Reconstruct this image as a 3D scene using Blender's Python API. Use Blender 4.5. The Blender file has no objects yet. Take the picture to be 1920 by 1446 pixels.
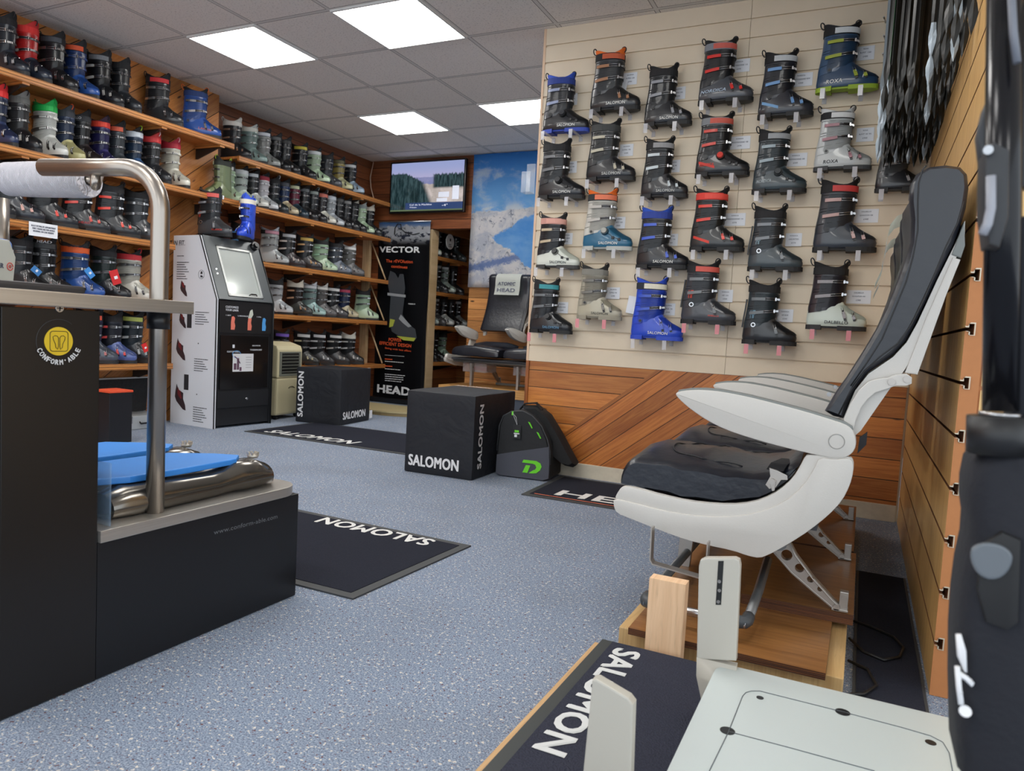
import bpy, bmesh, math, random
from mathutils import Vector, Matrix
random.seed(7)
PI = math.pi
SC = bpy.context.scene
COL = SC.collection
# ---------------------------------------------------------------- camera, world, exposure
FPX = 1361.5
CX, CY, CZ = 4.19613, -3.46676, 0.84904
RR = ((0.89798573, 0.43668968, 0.05407166),
      (0.07986602, -0.0409101, -0.99596575),
      (-0.43271589, 0.89868153, -0.07161335))
cam = bpy.data.objects.new('camera', bpy.data.cameras.new('camera'))
COL.objects.link(cam)
cam.data.sensor_width = 36.0
cam.data.lens = FPX / 1920 * 36.0
cam.data.clip_start = 0.02
cam.data.dof.use_dof = True
cam.data.dof.focus_distance = 2.7
cam.data.dof.aperture_fstop = 8.0
m = Matrix(((RR[0][0], -RR[1][0], -RR[2][0], CX), (RR[0][1], -RR[1][1], -RR[2][1], CY), (RR[0][2], -RR[1][2], -RR[2][2], CZ), (0, 0, 0, 1)))
cam.matrix_world = m
SC.camera = cam
wd = bpy.data.worlds.new('world'); SC.world = wd; wd.use_nodes = True
wd.node_tree.nodes['Background'].inputs[0].default_value = (0.85, 0.93, 1.0, 1)
wd.node_tree.nodes['Background'].inputs[1].default_value = 2.1
SC.view_settings.view_transform = 'Standard'
SC.view_settings.look = 'None'
SC.view_settings.gamma = 1.0
SC.view_settings.use_curve_mapping = False
SC.view_settings.exposure = 0.0
PANEL = 13.0
H = 2.69


def at(px, py, ax, v):
    """the point on the plane axis=v seen at a pixel of the 1920x1446 photograph"""
    a, b = (px - 960) / FPX, (py - 723) / FPX
    d = [RR[0][i] * a + RR[1][i] * b + RR[2][i] for i in range(3)]
    o = (CX, CY, CZ)
    t = (v - o[ax]) / d[ax]
    return Vector([o[i] + t * d[i] for i in range(3)])


# ---------------------------------------------------------------- materials
_M = {}


def lin(c):
    return tuple(((x / 255 + 0.055) / 1.055) ** 2.4 if x > 10 else x / 255 / 12.92 for x in c)


def mat(rgb, rough=0.5, metal=0.0, emit=0.0, alpha=1.0, bump=0.0, bscale=60.0, spec=0.5, coat=0.0, var=0.0):
    key = (tuple(rgb), rough, metal, emit, alpha, bump, bscale, spec, coat, var)
    if key in _M:
        return _M[key]
    mt = bpy.data.materials.new('surface_%02x%02x%02x' % tuple(int(v) for v in rgb)); mt.use_nodes = True
    nt = mt.node_tree; b = nt.nodes['Principled BSDF']
    c = lin(rgb)
    b.inputs['Base Color'].default_value = (*c, 1)
    b.inputs['Roughness'].default_value = rough
    b.inputs['Metallic'].default_value = metal
    b.inputs['Specular IOR Level'].default_value = spec
    b.inputs['Coat Weight'].default_value = coat
    if emit:
        b.inputs['Emission Color'].default_value = (*c, 1)
        b.inputs['Emission Strength'].default_value = emit
    if alpha < 1:
        b.inputs['Alpha'].default_value = alpha
    tc = nt.nodes.new('ShaderNodeTexCoord')
    nz = nt.nodes.new('ShaderNodeTexNoise'); nz.inputs['Scale'].default_value = bscale
    nt.links.new(tc.outputs['Object'], nz.inputs['Vector'])
    if bump:
        bp = nt.nodes.new('ShaderNodeBump'); bp.inputs['Strength'].default_value = bump; bp.inputs['Distance'].default_value = 0.01
        nt.links.new(nz.outputs['Fac'], bp.inputs['Height']); nt.links.new(bp.outputs['Normal'], b.inputs['Normal'])
    if var:
        mx = nt.nodes.new('ShaderNodeMixRGB'); mx.inputs[1].default_value = (*[v * (1 - var) for v in c], 1)
        mx.inputs[2].default_value = (*[min(1, v * (1 + var)) for v in c], 1)
        nt.links.new(nz.outputs['Fac'], mx.inputs[0]); nt.links.new(mx.outputs[0], b.inputs['Base Color'])
    _M[key] = mt
    return mt


class NG:
    """tiny helper for node maths"""
    def __init__(s, name):
        s.m = bpy.data.materials.new(name); s.m.use_nodes = True
        s.nt = s.m.node_tree; s.b = s.nt.nodes['Principled BSDF']
        tc = s.nt.nodes.new('ShaderNodeTexCoord'); s.obj = tc.outputs['Object']
        sp = s.nt.nodes.new('ShaderNodeSeparateXYZ'); s.nt.links.new(s.obj, sp.inputs[0]); s.xyz = sp.outputs

    def put(s, sock, v):
        if isinstance(v, (int, float)):
            sock.default_value = v
        elif isinstance(v, tuple):
            sock.default_value = v if len(v) == len(sock.default_value) else (*v, 1)
        else:
            s.nt.links.new(v, sock)

    def M(s, op, a, b=0.0, c=0.0):
        n = s.nt.nodes.new('ShaderNodeMath'); n.operation = op
        s.put(n.inputs[0], a); s.put(n.inputs[1], b); s.put(n.inputs[2], c)
        return n.outputs[0]

    def mix(s, f, a, b):
        n = s.nt.nodes.new('ShaderNodeMixRGB'); s.put(n.inputs[0], f); s.put(n.inputs[1], a); s.put(n.inputs[2], b)
        return n.outputs[0]

    def comb(s, x, y, z):
        n = s.nt.nodes.new('ShaderNodeCombineXYZ'); s.put(n.inputs[0], x); s.put(n.inputs[1], y); s.put(n.inputs[2], z)
        return n.outputs[0]

    def noise(s, vec, scale, detail=2.0, rough=0.5, dist=0.0):
        n = s.nt.nodes.new('ShaderNodeTexNoise'); s.nt.links.new(vec, n.inputs['Vector'])
        n.inputs['Scale'].default_value = scale; n.inputs['Detail'].default_value = detail
        n.inputs['Roughness'].default_value = rough; n.inputs['Distortion'].default_value = dist
        return n.outputs['Fac']

    def white(s, vec):
        n = s.nt.nodes.new('ShaderNodeTexWhiteNoise'); s.nt.links.new(vec, n.inputs['Vector'])
        return n.outputs['Value']

    def vor(s, vec, scale):
        n = s.nt.nodes.new('ShaderNodeTexVoronoi'); s.nt.links.new(vec, n.inputs['Vector']); n.inputs['Scale'].default_value = scale
        return n.outputs['Distance']

    def step(s, v, lo, hi):
        n = s.nt.nodes.new('ShaderNodeMapRange'); n.interpolation_type = 'SMOOTHSTEP'
        s.put(n.inputs['Value'], v); n.inputs['From Min'].default_value = lo; n.inputs['From Max'].default_value = hi
        return n.outputs['Result']

    def bump(s, h, st=0.3, d=0.005):
        n = s.nt.nodes.new('ShaderNodeBump'); n.inputs['Strength'].default_value = st; n.inputs['Distance'].default_value = d
        s.put(n.inputs['Height'], h); s.nt.links.new(n.outputs['Normal'], s.b.inputs['Normal'])

    def done(s, col, rough=0.5, spec=0.5):
        s.put(s.b.inputs['Base Color'], col); s.put(s.b.inputs['Roughness'], rough); s.b.inputs['Specular IOR Level'].default_value = spec
        return s.m


def wood(name, c1, c2, width, plane='XZ', ang=0.0, rough=0.42, knots=True, gap=0.025, vary=0.45):
    g = NG(name)
    u, v = {'XZ': (g.xyz[0], g.xyz[2]), 'YZ': (g.xyz[1], g.xyz[2]), 'XY': (g.xyz[0], g.xyz[1]), 'YX': (g.xyz[1], g.xyz[0]), 'ZX': (g.xyz[2], g.xyz[0]), 'ZY': (g.xyz[2], g.xyz[1])}[plane]
    ca, sa = math.cos(ang), math.sin(ang)
    U = g.M('ADD', g.M('MULTIPLY', u, ca), g.M('MULTIPLY', v, sa))
    V = g.M('ADD', g.M('MULTIPLY', u, -sa), g.M('MULTIPLY', v, ca))
    q = g.M('DIVIDE', V, width) if width else g.M('MULTIPLY', V, 0.0)
    fl = g.M('FLOOR', q)
    rnd = g.white(g.comb(fl, 3.7, 1.1))
    gv = g.comb(g.M('ADD', g.M('MULTIPLY', U, 1.5), g.M('MULTIPLY', rnd, 30.0)), g.M('MULTIPLY', V, 26.0), fl)
    n1 = g.noise(gv, 1.6, 4.0, 0.6, 1.2)
    n2 = g.noise(gv, 7.0, 3.0, 0.6, 0.4)
    c = g.mix(g.step(n1, 0.3, 0.72), tuple(lin(c1)), tuple(lin(c2)))
    c = g.mix(g.M('MULTIPLY', g.step(n2, 0.5, 0.8), 0.35), c, tuple(x * 0.45 for x in lin(c2)))
    tint = g.mix(rnd, (1 - vary, 1 - vary, 1 - vary), (1.0 + vary * .35, 1.0 + vary * .35, 1.0 + vary * .35))
    n = g.nt.nodes.new('ShaderNodeMixRGB'); n.blend_type = 'MULTIPLY'; n.inputs[0].default_value = 1.0
    g.put(n.inputs[1], c); g.put(n.inputs[2], tint); c = n.outputs[0]
    if knots:
        kn = g.vor(g.comb(g.M('MULTIPLY', U, 2.2), g.M('MULTIPLY', V, 7.0), fl), 1.3)
        c = g.mix(g.step(kn, 0.11, 0.05), c, (0.03, 0.012, 0.005))
    if width:
        fr = g.M('FRACT', q)
        e = g.M('MINIMUM', fr, g.M('SUBTRACT', 1.0, fr))
        gr = g.step(e, gap, gap * 0.4)
        c = g.mix(gr, c, (0.012, 0.006, 0.003))
        g.bump(g.M('SUBTRACT', 1.0, gr), 0.6, 0.004)
    return g.done(c, rough)


# ---------------------------------------------------------------- mesh helpers
def tag(o, label=None, cat=None, group=None, kind=None):
    if label: o['label'] = label
    if cat: o['category'] = cat
    if group: o['group'] = group
    if kind: o['kind'] = kind
    return o


def empty(name, loc=(0, 0, 0), rz=0.0, label=None, cat=None, group=None):
    o = bpy.data.objects.new(name, None); COL.objects.link(o)
    o.empty_display_size = 0.05
    o.location = loc; o.rotation_euler = (0, 0, rz)
    return tag(o, label, cat, group)


def build(name, bm, mats, parent=None, smooth=False, loc=None):
    me = bpy.data.meshes.new(name)
    bmesh.ops.recalc_face_normals(bm, faces=bm.faces[:])
    if smooth:
        for f in bm.faces: f.smooth = True
        for e in bm.edges:
            if len(e.link_faces) == 2 and e.calc_face_angle(0) > math.radians(38): e.smooth = False
    bm.to_mesh(me); bm.free()
    for x in (mats if isinstance(mats, (list, tuple)) else [mats]): me.materials.append(x)
    o = bpy.data.objects.new(name, me); COL.objects.link(o)
    if parent: o.parent = parent
    if loc: o.location = loc
    return o


def box(bm, x0, x1, y0, y1, z0, z1, mi=0, bev=0.0, mtx=None):
    vs = [bm.verts.new((x, y, z)) for x in (x0, x1) for y in (y0, y1) for z in (z0, z1)]
    if mtx:
        for v in vs: v.co = mtx @ v.co
    fs = []
    for q in ((0, 1, 3, 2), (4, 6, 7, 5), (0, 4, 5, 1), (2, 3, 7, 6), (0, 2, 6, 4), (1, 5, 7, 3)):
        f = bm.faces.new([vs[i] for i in q]); f.material_index = mi; fs.append(f)
    if bev:
        es = list({e for f in fs for e in f.edges})
        r = bmesh.ops.bevel(bm, geom=es, offset=bev, segments=2, profile=0.6, affect='EDGES')
        for f in r['faces']: f.material_index = mi
    return vs


def prism(bm, pts, axis, a, b, mi=0, bev=0.0, holes=()):
    """extrude an outline (list of 2-tuples in the two other axes, or 3-vectors) from a to b along axis"""
    def P(p, t):
        if len(p) == 3:
            q = list(p); q[axis] = t; return q
        q = list(p); q.insert(axis, t); return q
    before = set(bm.faces)
    loops = []; es = []
    for L in [pts] + list(holes):
        vs = [bm.verts.new(P(p, a)) for p in L]
        loops.append(vs)
        es += [bm.edges.new((vs[i], vs[(i + 1) % len(vs)])) for i in range(len(vs))]
    if holes:
        r = bmesh.ops.triangle_fill(bm, edges=es, use_beauty=True, use_dissolve=False)
        cap = [g for g in r['geom'] if isinstance(g, bmesh.types.BMFace)]
    else:
        cap = [bm.faces.new(loops[0])]
    ext = bmesh.ops.extrude_face_region(bm, geom=cap)
    for v in [g for g in ext['geom'] if isinstance(g, bmesh.types.BMVert)]: v.co[axis] = b
    new = [f for f in bm.faces if f not in before]
    ups = set(f for f in bm.faces if f not in before)
    bmesh.ops.recalc_face_normals(bm, faces=list(ups))
    for f in new: f.material_index = mi
    if bev:
        ee = [e for f in new for e in f.edges if len(e.link_faces) == 2 and abs(e.calc_face_angle(0)) > 0.9]
        ee = [e for e in set(ee) if abs(e.verts[0].co[axis] - e.verts[1].co[axis]) < 1e-6]
        r = bmesh.ops.bevel(bm, geom=ee, offset=bev, segments=2, profile=0.6, affect='EDGES')
        for f in r['faces']: f.material_index = mi


def tube(bm, pts, r, seg=10, mi=0, closed=False, cap=True, r2=None):
    pts = [Vector(p) for p in pts]; n = len(pts); rings = []
    up = Vector((0, 0, 1)); prev = None
    for i, p in enumerate(pts):
        if closed: t = pts[(i + 1) % n] - pts[i - 1]
        else: t = pts[min(i + 1, n - 1)] - pts[max(i - 1, 0)]
        t.normalize()
        if prev is None:
            a = t.cross(up)
            if a.length < 0.1: a = t.cross(Vector((1, 0, 0)))
        else:
            a = prev - t * prev.dot(t)
        a.normalize(); prev = a; b = t.cross(a)
        ra = r if not callable(r) else r(i / (n - 1)); rb = ra if r2 is None else r2
        rings.append([bm.verts.new(p + a * ra * math.cos(k * 2 * PI / seg) + b * rb * math.sin(k * 2 * PI / seg)) for k in range(seg)])
    for i in range(n if closed else n - 1):
        A, B = rings[i], rings[(i + 1) % n]
        for k in range(seg):
            f = bm.faces.new((A[k], A[(k + 1) % seg], B[(k + 1) % seg], B[k])); f.material_index = mi; f.smooth = True
    if cap and not closed:
        f = bm.faces.new(rings[0][::-1]); f.material_index = mi
        f = bm.faces.new(rings[-1]); f.material_index = mi


def cyl(bm, p0, p1, r, seg=16, mi=0, r1=None):
    p0, p1 = Vector(p0), Vector(p1)
    rr = (lambda t: r + ((r1 if r1 is not None else r) - r) * t)
    tube(bm, [p0, p1], rr, seg, mi)


def loft(bm, rings, mi=0, cap0=True, cap1=True, closed=True):
    R = [[bm.verts.new(p) for p in ring] for ring in rings]
    for A, B in zip(R, R[1:]):
        n = len(A)
        for k in range(n if closed else n - 1):
            f = bm.faces.new((A[k], A[(k + 1) % n], B[(k + 1) % n], B[k])); f.material_index = mi; f.smooth = True
    if cap0: f = bm.faces.new(R[0][::-1]); f.material_index = mi
    if cap1: f = bm.faces.new(R[-1]); f.material_index = mi
    return R


def ribbon(bm, pts, nrm, wdir, w, th, mi=0, closed=False):
    """a flat strap of rectangular section along pts; nrm[i] outward, wdir width direction (one or per point)"""
    n = len(pts); rings = []
    for i in range(n):
        p = Vector(pts[i]); no = Vector(nrm[i]).normalized(); wv = Vector(wdir[i] if isinstance(wdir, list) else wdir).normalized() * w * 0.5
        rings.append([bm.verts.new(q) for q in (p - wv, p + wv, p + wv + no * th, p - wv + no * th)])
    for i in range(n if closed else n - 1):
        A, B = rings[i], rings[(i + 1) % n]
        for k in range(4):
            f = bm.faces.new((A[k], A[(k + 1) % 4], B[(k + 1) % 4], B[k])); f.material_index = mi
    if not closed:
        f = bm.faces.new(rings[0][::-1]); f.material_index = mi
        f = bm.faces.new(rings[-1]); f.material_index = mi


_T = {}


def text_mesh(body, shear=0.0, bold=0.012):
    """unit-height lettering in the XY plane, x from 0 to its width; returns (verts, faces, width)"""
    bold = 0.0
    k = (body, shear, bold)
    if k in _T: return _T[k]
    cu = bpy.data.curves.new('lettering', 'FONT'); cu.body = body; cu.shear = shear; cu.offset = bold
    cu.resolution_u = 3; cu.space_character = 1.05
    o = bpy.data.objects.new('lettering', cu); COL.objects.link(o)
    dg = bpy.context.evaluated_depsgraph_get(); dg.update()
    me = bpy.data.meshes.new_from_object(o.evaluated_get(dg))
    V = [v.co.copy() for v in me.vertices]; F = [tuple(p.vertices) for p in me.polygons]
    bpy.data.objects.remove(o); bpy.data.curves.remove(cu); bpy.data.meshes.remove(me)
    x0 = min(v.x for v in V); x1 = max(v.x for v in V); y0 = min(v.y for v in V); y1 = max(v.y for v in V)
    V = [((v.x - x0) / (x1 - x0), (v.y - y0) / (y1 - y0)) for v in V]
    _T[k] = (V, F)
    return _T[k]


def text(bm, body, o, du, dv, mi=0, shear=0.0, bold=0.012, fn=None):
    """lettering spanning origin o, width vector du, height vector dv"""
    V, F = text_mesh(body, shear, bold)
    o, du, dv = Vector(o), Vector(du), Vector(dv)
    sh = du.normalized() * dv.length * bold * 1.5; sv = dv * bold
    nn = du.cross(dv).normalized()
    for q, s in enumerate(((-1, -1), (1, 1), (-1, 1), (1, -1)) if bold else ((0, 0),)):
        vs = []
        for (a, b) in V:
            p = o + du * a + dv * b + sh * s[0] + sv * s[1]
            if fn: p = fn(p)
            p = p + nn * (q * .0004)
            vs.append(bm.verts.new(p))
        for f in F:
            try:
                g = bm.faces.new([vs[i] for i in f]); g.material_index = mi
            except ValueError:
                pass


def quad(bm, pts, mi=0):
    f = bm.faces.new([bm.verts.new(p) for p in pts]); f.material_index = mi


def arc(cx, cy, r, a0, a1, n):
    return [(cx + r * math.cos(a0 + (a1 - a0) * i / n), cy + r * math.sin(a0 + (a1 - a0) * i / n)) for i in range(n + 1)]


def circle(cx, cy, r, n=16):
    return [(cx + r * math.cos(2 * PI * i / n), cy + r * math.sin(2 * PI * i / n)) for i in range(n)]


def copy_tree(o, parent=None):
    c = o.copy(); COL.objects.link(c); c.parent = parent
    for ch in list(o.children): copy_tree(ch, c)
    return c
# ---------------------------------------------------------------- the room
def structure(name, bm, m, smooth=False):
    return tag(build(name, bm, m, None, smooth), kind='structure')


# carpet
g = NG('blue_carpet')
n1 = g.noise(g.obj, 260.0, 2.0, 0.7); n2 = g.noise(g.obj, 2.2, 3.0, 0.5); n3 = g.noise(g.obj, 110.0, 1.0)
c = g.mix(g.step(n1, 0.32, 0.70), lin((92, 106, 128)), lin((164, 176, 194)))
c = g.mix(g.step(n3, 0.62, 0.70), c, lin((214, 206, 196)))
c = g.mix(g.step(n3, 0.36, 0.28), c, lin((104, 76, 78)))
c = g.mix(g.M('MULTIPLY', g.step(n2, 0.42, 0.75), 0.22), c, lin((104, 106, 112)))
g.bump(n1, 0.5, 0.004)
M_CARPET = g.done(c, 0.95, 0.15)
bm = bmesh.new(); box(bm, -1.1, 7.0, -6.2, 4.8, -0.05, 0.0); structure('floor', bm, M_CARPET)
# ceiling with its grid of tiles
g = NG('ceiling_tiles')
fx = g.M('FRACT', g.M('DIVIDE', g.M('ADD', g.xyz[0], 12.0), 0.6)); fy = g.M('FRACT', g.M('DIVIDE', g.M('ADD', g.xyz[1], 12.0), 0.6))
ex = g.M('MINIMUM', fx, g.M('SUBTRACT', 1.0, fx)); ey = g.M('MINIMUM', fy, g.M('SUBTRACT', 1.0, fy))
e = g.M('MINIMUM', ex, ey)
fl = g.white(g.comb(g.M('FLOOR', g.M('DIVIDE', g.M('ADD', g.xyz[0], 12.0), 0.6)), g.M('FLOOR', g.M('DIVIDE', g.M('ADD', g.xyz[1], 12.0), 0.6)), 1.0))
n1 = g.noise(g.obj, 90.0, 3.0, 0.7)
c = g.mix(fl, lin((232, 226, 218)), lin((240, 234, 227)))
c = g.mix(g.M('MULTIPLY', g.step(n1, 0.56, 0.64), 0.45), c, lin((150, 142, 136)))
c = g.mix(g.step(e, 0.022, 0.016), c, lin((214, 210, 204)))
c = g.mix(g.M('MULTIPLY', g.step(g.M('ABSOLUTE', g.M('SUBTRACT', e, 0.022)), 0.005, 0.002), 0.8), c, lin((70, 64, 60)))
g.bump(n1, 0.3, 0.004)
M_CEIL = g.done(c, 0.9, 0.2)
bm = bmesh.new(); box(bm, -1.1, 7.0, -6.2, 4.8, H, H + 0.1); structure('ceiling', bm, M_CEIL)
# ceiling lamps: 600 mm LED panels laid in the grid
lamp_m = mat((255, 253, 248), 0.5, emit=PANEL)
rim_m = mat((225, 225, 222), 0.4)
LAMPS = {(0, 0): 'square white ceiling light panel above the boot kiosk, first seen from the left rack',
         (1.2, 0): 'square white ceiling light panel nearest the slatted boot wall, largest of those in view',
         (0, 1.8): 'square white ceiling light panel further back, in line with the television',
         (1.2, 1.8): 'square white ceiling light panel partly hidden behind the slatted boot wall edge'}
for i, (lx, ly) in enumerate([(0, 0), (1.2, 0), (0, 1.8), (1.2, 1.8), (2.4, 1.8), (3.6, 1.8), (0, -1.8), (1.2, -1.8), (2.4, -1.8), (3.6, -1.8), (0, -3.6), (1.2, -3.6), (2.4, -3.6), (4.8, -5.4), (2.4, -5.4), (0, -5.4)]):  # unseen panels extend the grid; those past the partition added to brighten the back
    r = empty('ceiling_light', (lx + 0.3, ly + 0.3, H - 0.012), 0, LAMPS.get((lx, ly), 'square white ceiling light panel outside the view, added to light the room'), 'ceiling light', 'square light panels in the ceiling')
    bm = bmesh.new()
    prism(bm, [(-.298, -.298), (.298, -.298), (.298, .298), (-.298, .298)], 2, 0.0, 0.012, holes=[[(-.285, -.285), (-.285, .285), (.285, .285), (.285, -.285)]])
    build('frame', bm, rim_m, r)
    bm = bmesh.new(); box(bm, -.285, .285, -.285, .285, 0.003, 0.009); build('diffuser', bm, lamp_m, r)
# walls
W_DARK = wood('red_brown_boards', (142, 84, 50), (108, 60, 36), 0.145, 'YZ', 0.0, knots=True)
W_DARKX = wood('red_brown_boards_end', (148, 86, 50), (112, 62, 36), 0.145, 'XZ', 0.0)
W_DIAGY = wood('slanting_boards', (206, 140, 76), (176, 108, 54), 0.14, 'YZ', math.radians(38))
bm = bmesh.new(); box(bm, -1.1, -0.96, 1.0, 3.42, 0, H); structure('wall_left', bm, W_DARK)
bm = bmesh.new(); box(bm, -1.1, -0.80, -6.2, 1.0, 0, H); structure('wall_left_near', bm, W_DIAGY)
bm = bmesh.new()
box(bm, -0.96, 0.38, 3.3, 3.42, 1.93, H); box(bm, -0.96, -0.49, 3.3, 3.42, 0, 1.93)
box(bm, 0.38, 7.0, 3.3, 3.42, 0, H)
structure('wall_back', bm, W_DARKX)
W_HONEY = wood('honey_boards', (206, 146, 86), (178, 116, 64), 0.12, 'XZ', 0.0)
W_HONEYY = wood('honey_boards_side', (202, 142, 84), (170, 110, 62), 0.12, 'YZ', 0.0)
bm = bmesh.new(); box(bm, -0.6, -0.49, 3.42, 4.7, 0, H); box(bm, 0.38, 0.48, 3.42, 4.7, 0, H); box(bm, -0.6, 0.48, 4.6, 4.7, 0, H)
structure('wall_alcove', bm, W_HONEYY)
bm = bmesh.new(); box(bm, 0.38, 2.3, 3.285, 3.3, 0.0, 1.45); structure('wall_lining_back', bm, W_HONEY)
# partition that carries the slatted boot display
bm = bmesh.new(); box(bm, 2.325, 4.41, 0.672, 0.80, 0, H); structure('wall_partition', bm, mat((190, 170, 140), 0.7))
bm = bmesh.new(); box(bm, 4.46, 7.0, 0.672, 0.80, 0, H); structure('wall_right_back', bm, mat((190, 170, 140), 0.7))
# lower boards of the partition
YP = 0.655
LA = math.radians(38)
W_L = wood('lower_boards', (206, 134, 66), (176, 102, 46), 0.105, 'XZ', 0.0, rough=0.35)
W_LD = wood('lower_slanting_boards', (204, 128, 62), (166, 92, 40), 0.088, 'XZ', LA, rough=0.35)
bm = bmesh.new()
def zq(x, x0): return 0.085 + (x - x0) * math.tan(LA)
prism(bm, [(2.325, .085), (2.36, .085), (2.36 + (.685 - .085) / math.tan(LA), .685), (2.325, .685)], 1, YP, 0.672, 0)
prism(bm, [(2.36, .085), (3.62, .085), (3.62, .685), (2.36 + (.685 - .085) / math.tan(LA), .685)], 1, YP, 0.672, 1)
prism(bm, [(3.62, .085), (4.40, .085), (4.40, .685), (3.62, .685)], 1, YP, 0.672, 0)
structure('wall_lower_boards', bm, [W_L, W_LD])
bm = bmesh.new(); box(bm, 2.345, 4.40, 0.645, 0.672, 0.0, 0.085, bev=.003); structure('baseboard_partition', bm, mat((206, 196, 176), 0.6, bump=.2, var=.12, bscale=30))
bm = bmesh.new(); box(bm, 2.305, 2.325, 0.645, 0.80, 0.0, 0.685); structure('trim_partition_edge', bm, wood('edge_board', (176, 104, 50), (140, 76, 34), 0, 'ZX', 0))
# pale slatted display panel
M_SLAT = mat((226, 210, 186), 0.55, bump=.05, bscale=15, var=.03)
r = empty('slatwall_panel', (0, 0, 0), 0, 'cream slatted display panel covering the partition, two sheets with horizontal grooves', 'display panel')
prof = []
z = 0.685; n = 20; p = (H - 0.685) / n
for k in range(n):
    prof += [(.651, z + .003), (.6512, z + p - .0085), (.662, z + p - .0085), (.662, z + p + .003)]
    z += p
prof = [(0.671, 0.686)] + [(0.651, 0.686)] + prof[1:-2] + [(0.651, H - .001), (0.671, H - .001)]
for nm, a, b in (('sheet', 2.318, 3.5085), ('sheet', 3.5105, 4.405)):
    bm = bmesh.new(); prism(bm, prof, 0, a, b)
    build(nm, bm, M_SLAT, r)
bm = bmesh.new(); box(bm, 2.303, 2.318, .648, .80, .686, H - .001); build('edge_strip', bm, mat((222, 190, 160), .5), r)

# oak slatted wall on the right: a sheet along Y and one facing the camera, T-slots with metal inserts
W_OAK = wood('oak_veneer', (226, 184, 120), (206, 160, 96), 0, 'ZY', 0, rough=.35, knots=False, vary=0)
W_OAKX = wood('oak_veneer_front', (228, 186, 122), (208, 162, 98), 0, 'ZX', 0, rough=.35, knots=False, vary=0)
M_MDF = mat((184, 120, 70), .6, var=.06)
M_MDFD = mat((120, 74, 44), .7)
M_ALU = mat((206, 196, 176), .4, .3)
SLOTS = [0.005 + .1305 * k for k in range(0, 21)]
bm = bmesh.new()
XA, XB = 4.41, 4.450
pr_ = [(XB, 0.0)]
z0 = 0.0
pts = [(XB, 0.001), (XA, 0.001)]
for s in SLOTS[1:]:
    if s > H - .05: break
    pts += [(XA, s - .004), (XA + .007, s - .004), (XA + .007, s - .013), (XA + .018, s - .013), (XA + .018, s + .013), (XA + .007, s + .013), (XA + .007, s + .004), (XA, s + .004)]
pts += [(XA, H - .001), (XB, H - .001)]
prism(bm, pts, 1, -1.400, 0.645)
for f in bm.faces:
    f.normal_update()
    if abs(f.normal.y) > .9: f.material_index = 1
    elif abs(f.calc_center_median().x - XA) > .002 and f.calc_center_median().x < XB - .002: f.material_index = 2
structure('wall_right_oak_slats', bm, [W_OAK, M_MDF, M_MDFD])
bm = bmesh.new()
for s in SLOTS[1:]:
    if s > H - .05: break
    C = [(XA + .001, s + .0045), (XA + .0075, s + .0045), (XA + .0075, s + .0135), (XA + .0185, s + .0135), (XA + .0185, s - .0135), (XA + .0075, s - .0135), (XA + .0075, s - .0045), (XA + .001, s - .0045)]
    for A, B in zip(C, C[1:]):
        quad(bm, [(A[0], -1.404, A[1]), (A[0], .64, A[1]), (B[0], .64, B[1]), (B[0], -1.404, B[1])])
    C2 = [(x + .0026 * (1 if i > 1 else -1), z + .0022 * (1 if z > s else -1)) for i, (x, z) in enumerate(C)]
    for i in range(len(C) - 1):
        quad(bm, [(C[i][0], -1.4035, C[i][1]), (C[i + 1][0], -1.4035, C[i + 1][1]), (C2[i + 1][0], -1.4035, C2[i + 1][1] + .0008), (C2[i][0], -1.4035, C2[i][1] + .0008)])
structure('trim_slot_inserts', bm, M_ALU)
bm = bmesh.new()
pts = [(-1.37, 0.001), (-1.398, 0.001)]
for s in SLOTS[1:]:
    if s > H - .05: break
    s -= .01
    pts += [(-1.398, s - .005), (-1.385, s - .005), (-1.385, s + .005), (-1.398, s + .005)]
pts += [(-1.398, H - .001), (-1.37, H - .001)]
prism(bm, pts, 0, 4.454, 7.0)
structure('wall_right_front_slats', bm, W_OAKX)
bm = bmesh.new(); box(bm, 4.45, 4.46, -1.395, .64, 0.001, H - .001); structure('trim_corner', bm, M_MDF)

# ---------------------------------------------------------------- mats on the floor
M_MAT = mat((44, 46, 56), .95, bump=.5, bscale=300, spec=.1, var=.25)
M_RUB = mat((62, 64, 66), .6)
M_WHT = mat((226, 226, 224), .8)
def floor_mat(name, label, pts, z=0.008, border=None):
    r = empty(name, (0, 0, 0), 0, label, 'floor mat')
    bm = bmesh.new(); prism(bm, pts, 2, 0.0, z - .002, bev=.001); build('rubber_edge', bm, M_RUB, r)
    b = border or .035
    cx = sum(p[0] for p in pts) / len(pts); cy = sum(p[1] for p in pts) / len(pts)
    x0, x1 = min(p[0] for p in pts), max(p[0] for p in pts); y0, y1 = min(p[1] for p in pts), max(p[1] for p in pts)
    ip = [(cx + (p[0] - cx) * (1 - 2 * b / (x1 - x0)), cy + (p[1] - cy) * (1 - 2 * b / (y1 - y0))) for p in pts]
    bm = bmesh.new(); prism(bm, ip, 2, z - .002, z); build('pile', bm, M_MAT, r)
    return r
r = floor_mat('floor_mat', 'charcoal doormat with white lettering lying in front of the black foot station', [(1.35, -1.70), (2.835, -1.69), (2.86, -.985), (1.35, -.955)])
bm = bmesh.new(); text(bm, 'SALOMON', (2.72, -1.02, .009), (-.56, .012, 0), (0, -.085, 0), bold=.02); build('lettering', bm, M_WHT, r)
r = floor_mat('floor_mat', 'charcoal mat with white lettering under the two black fabric cubes', [(.04, .56), (1.70, .565), (1.70, 1.36), (.04, 1.35)])
bm = bmesh.new(); text(bm, 'SALOMON', (.17, .62, .009), (.80, .0, 0), (.02, .13, 0), bold=.02); build('lettering', bm, M_WHT, r)
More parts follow.
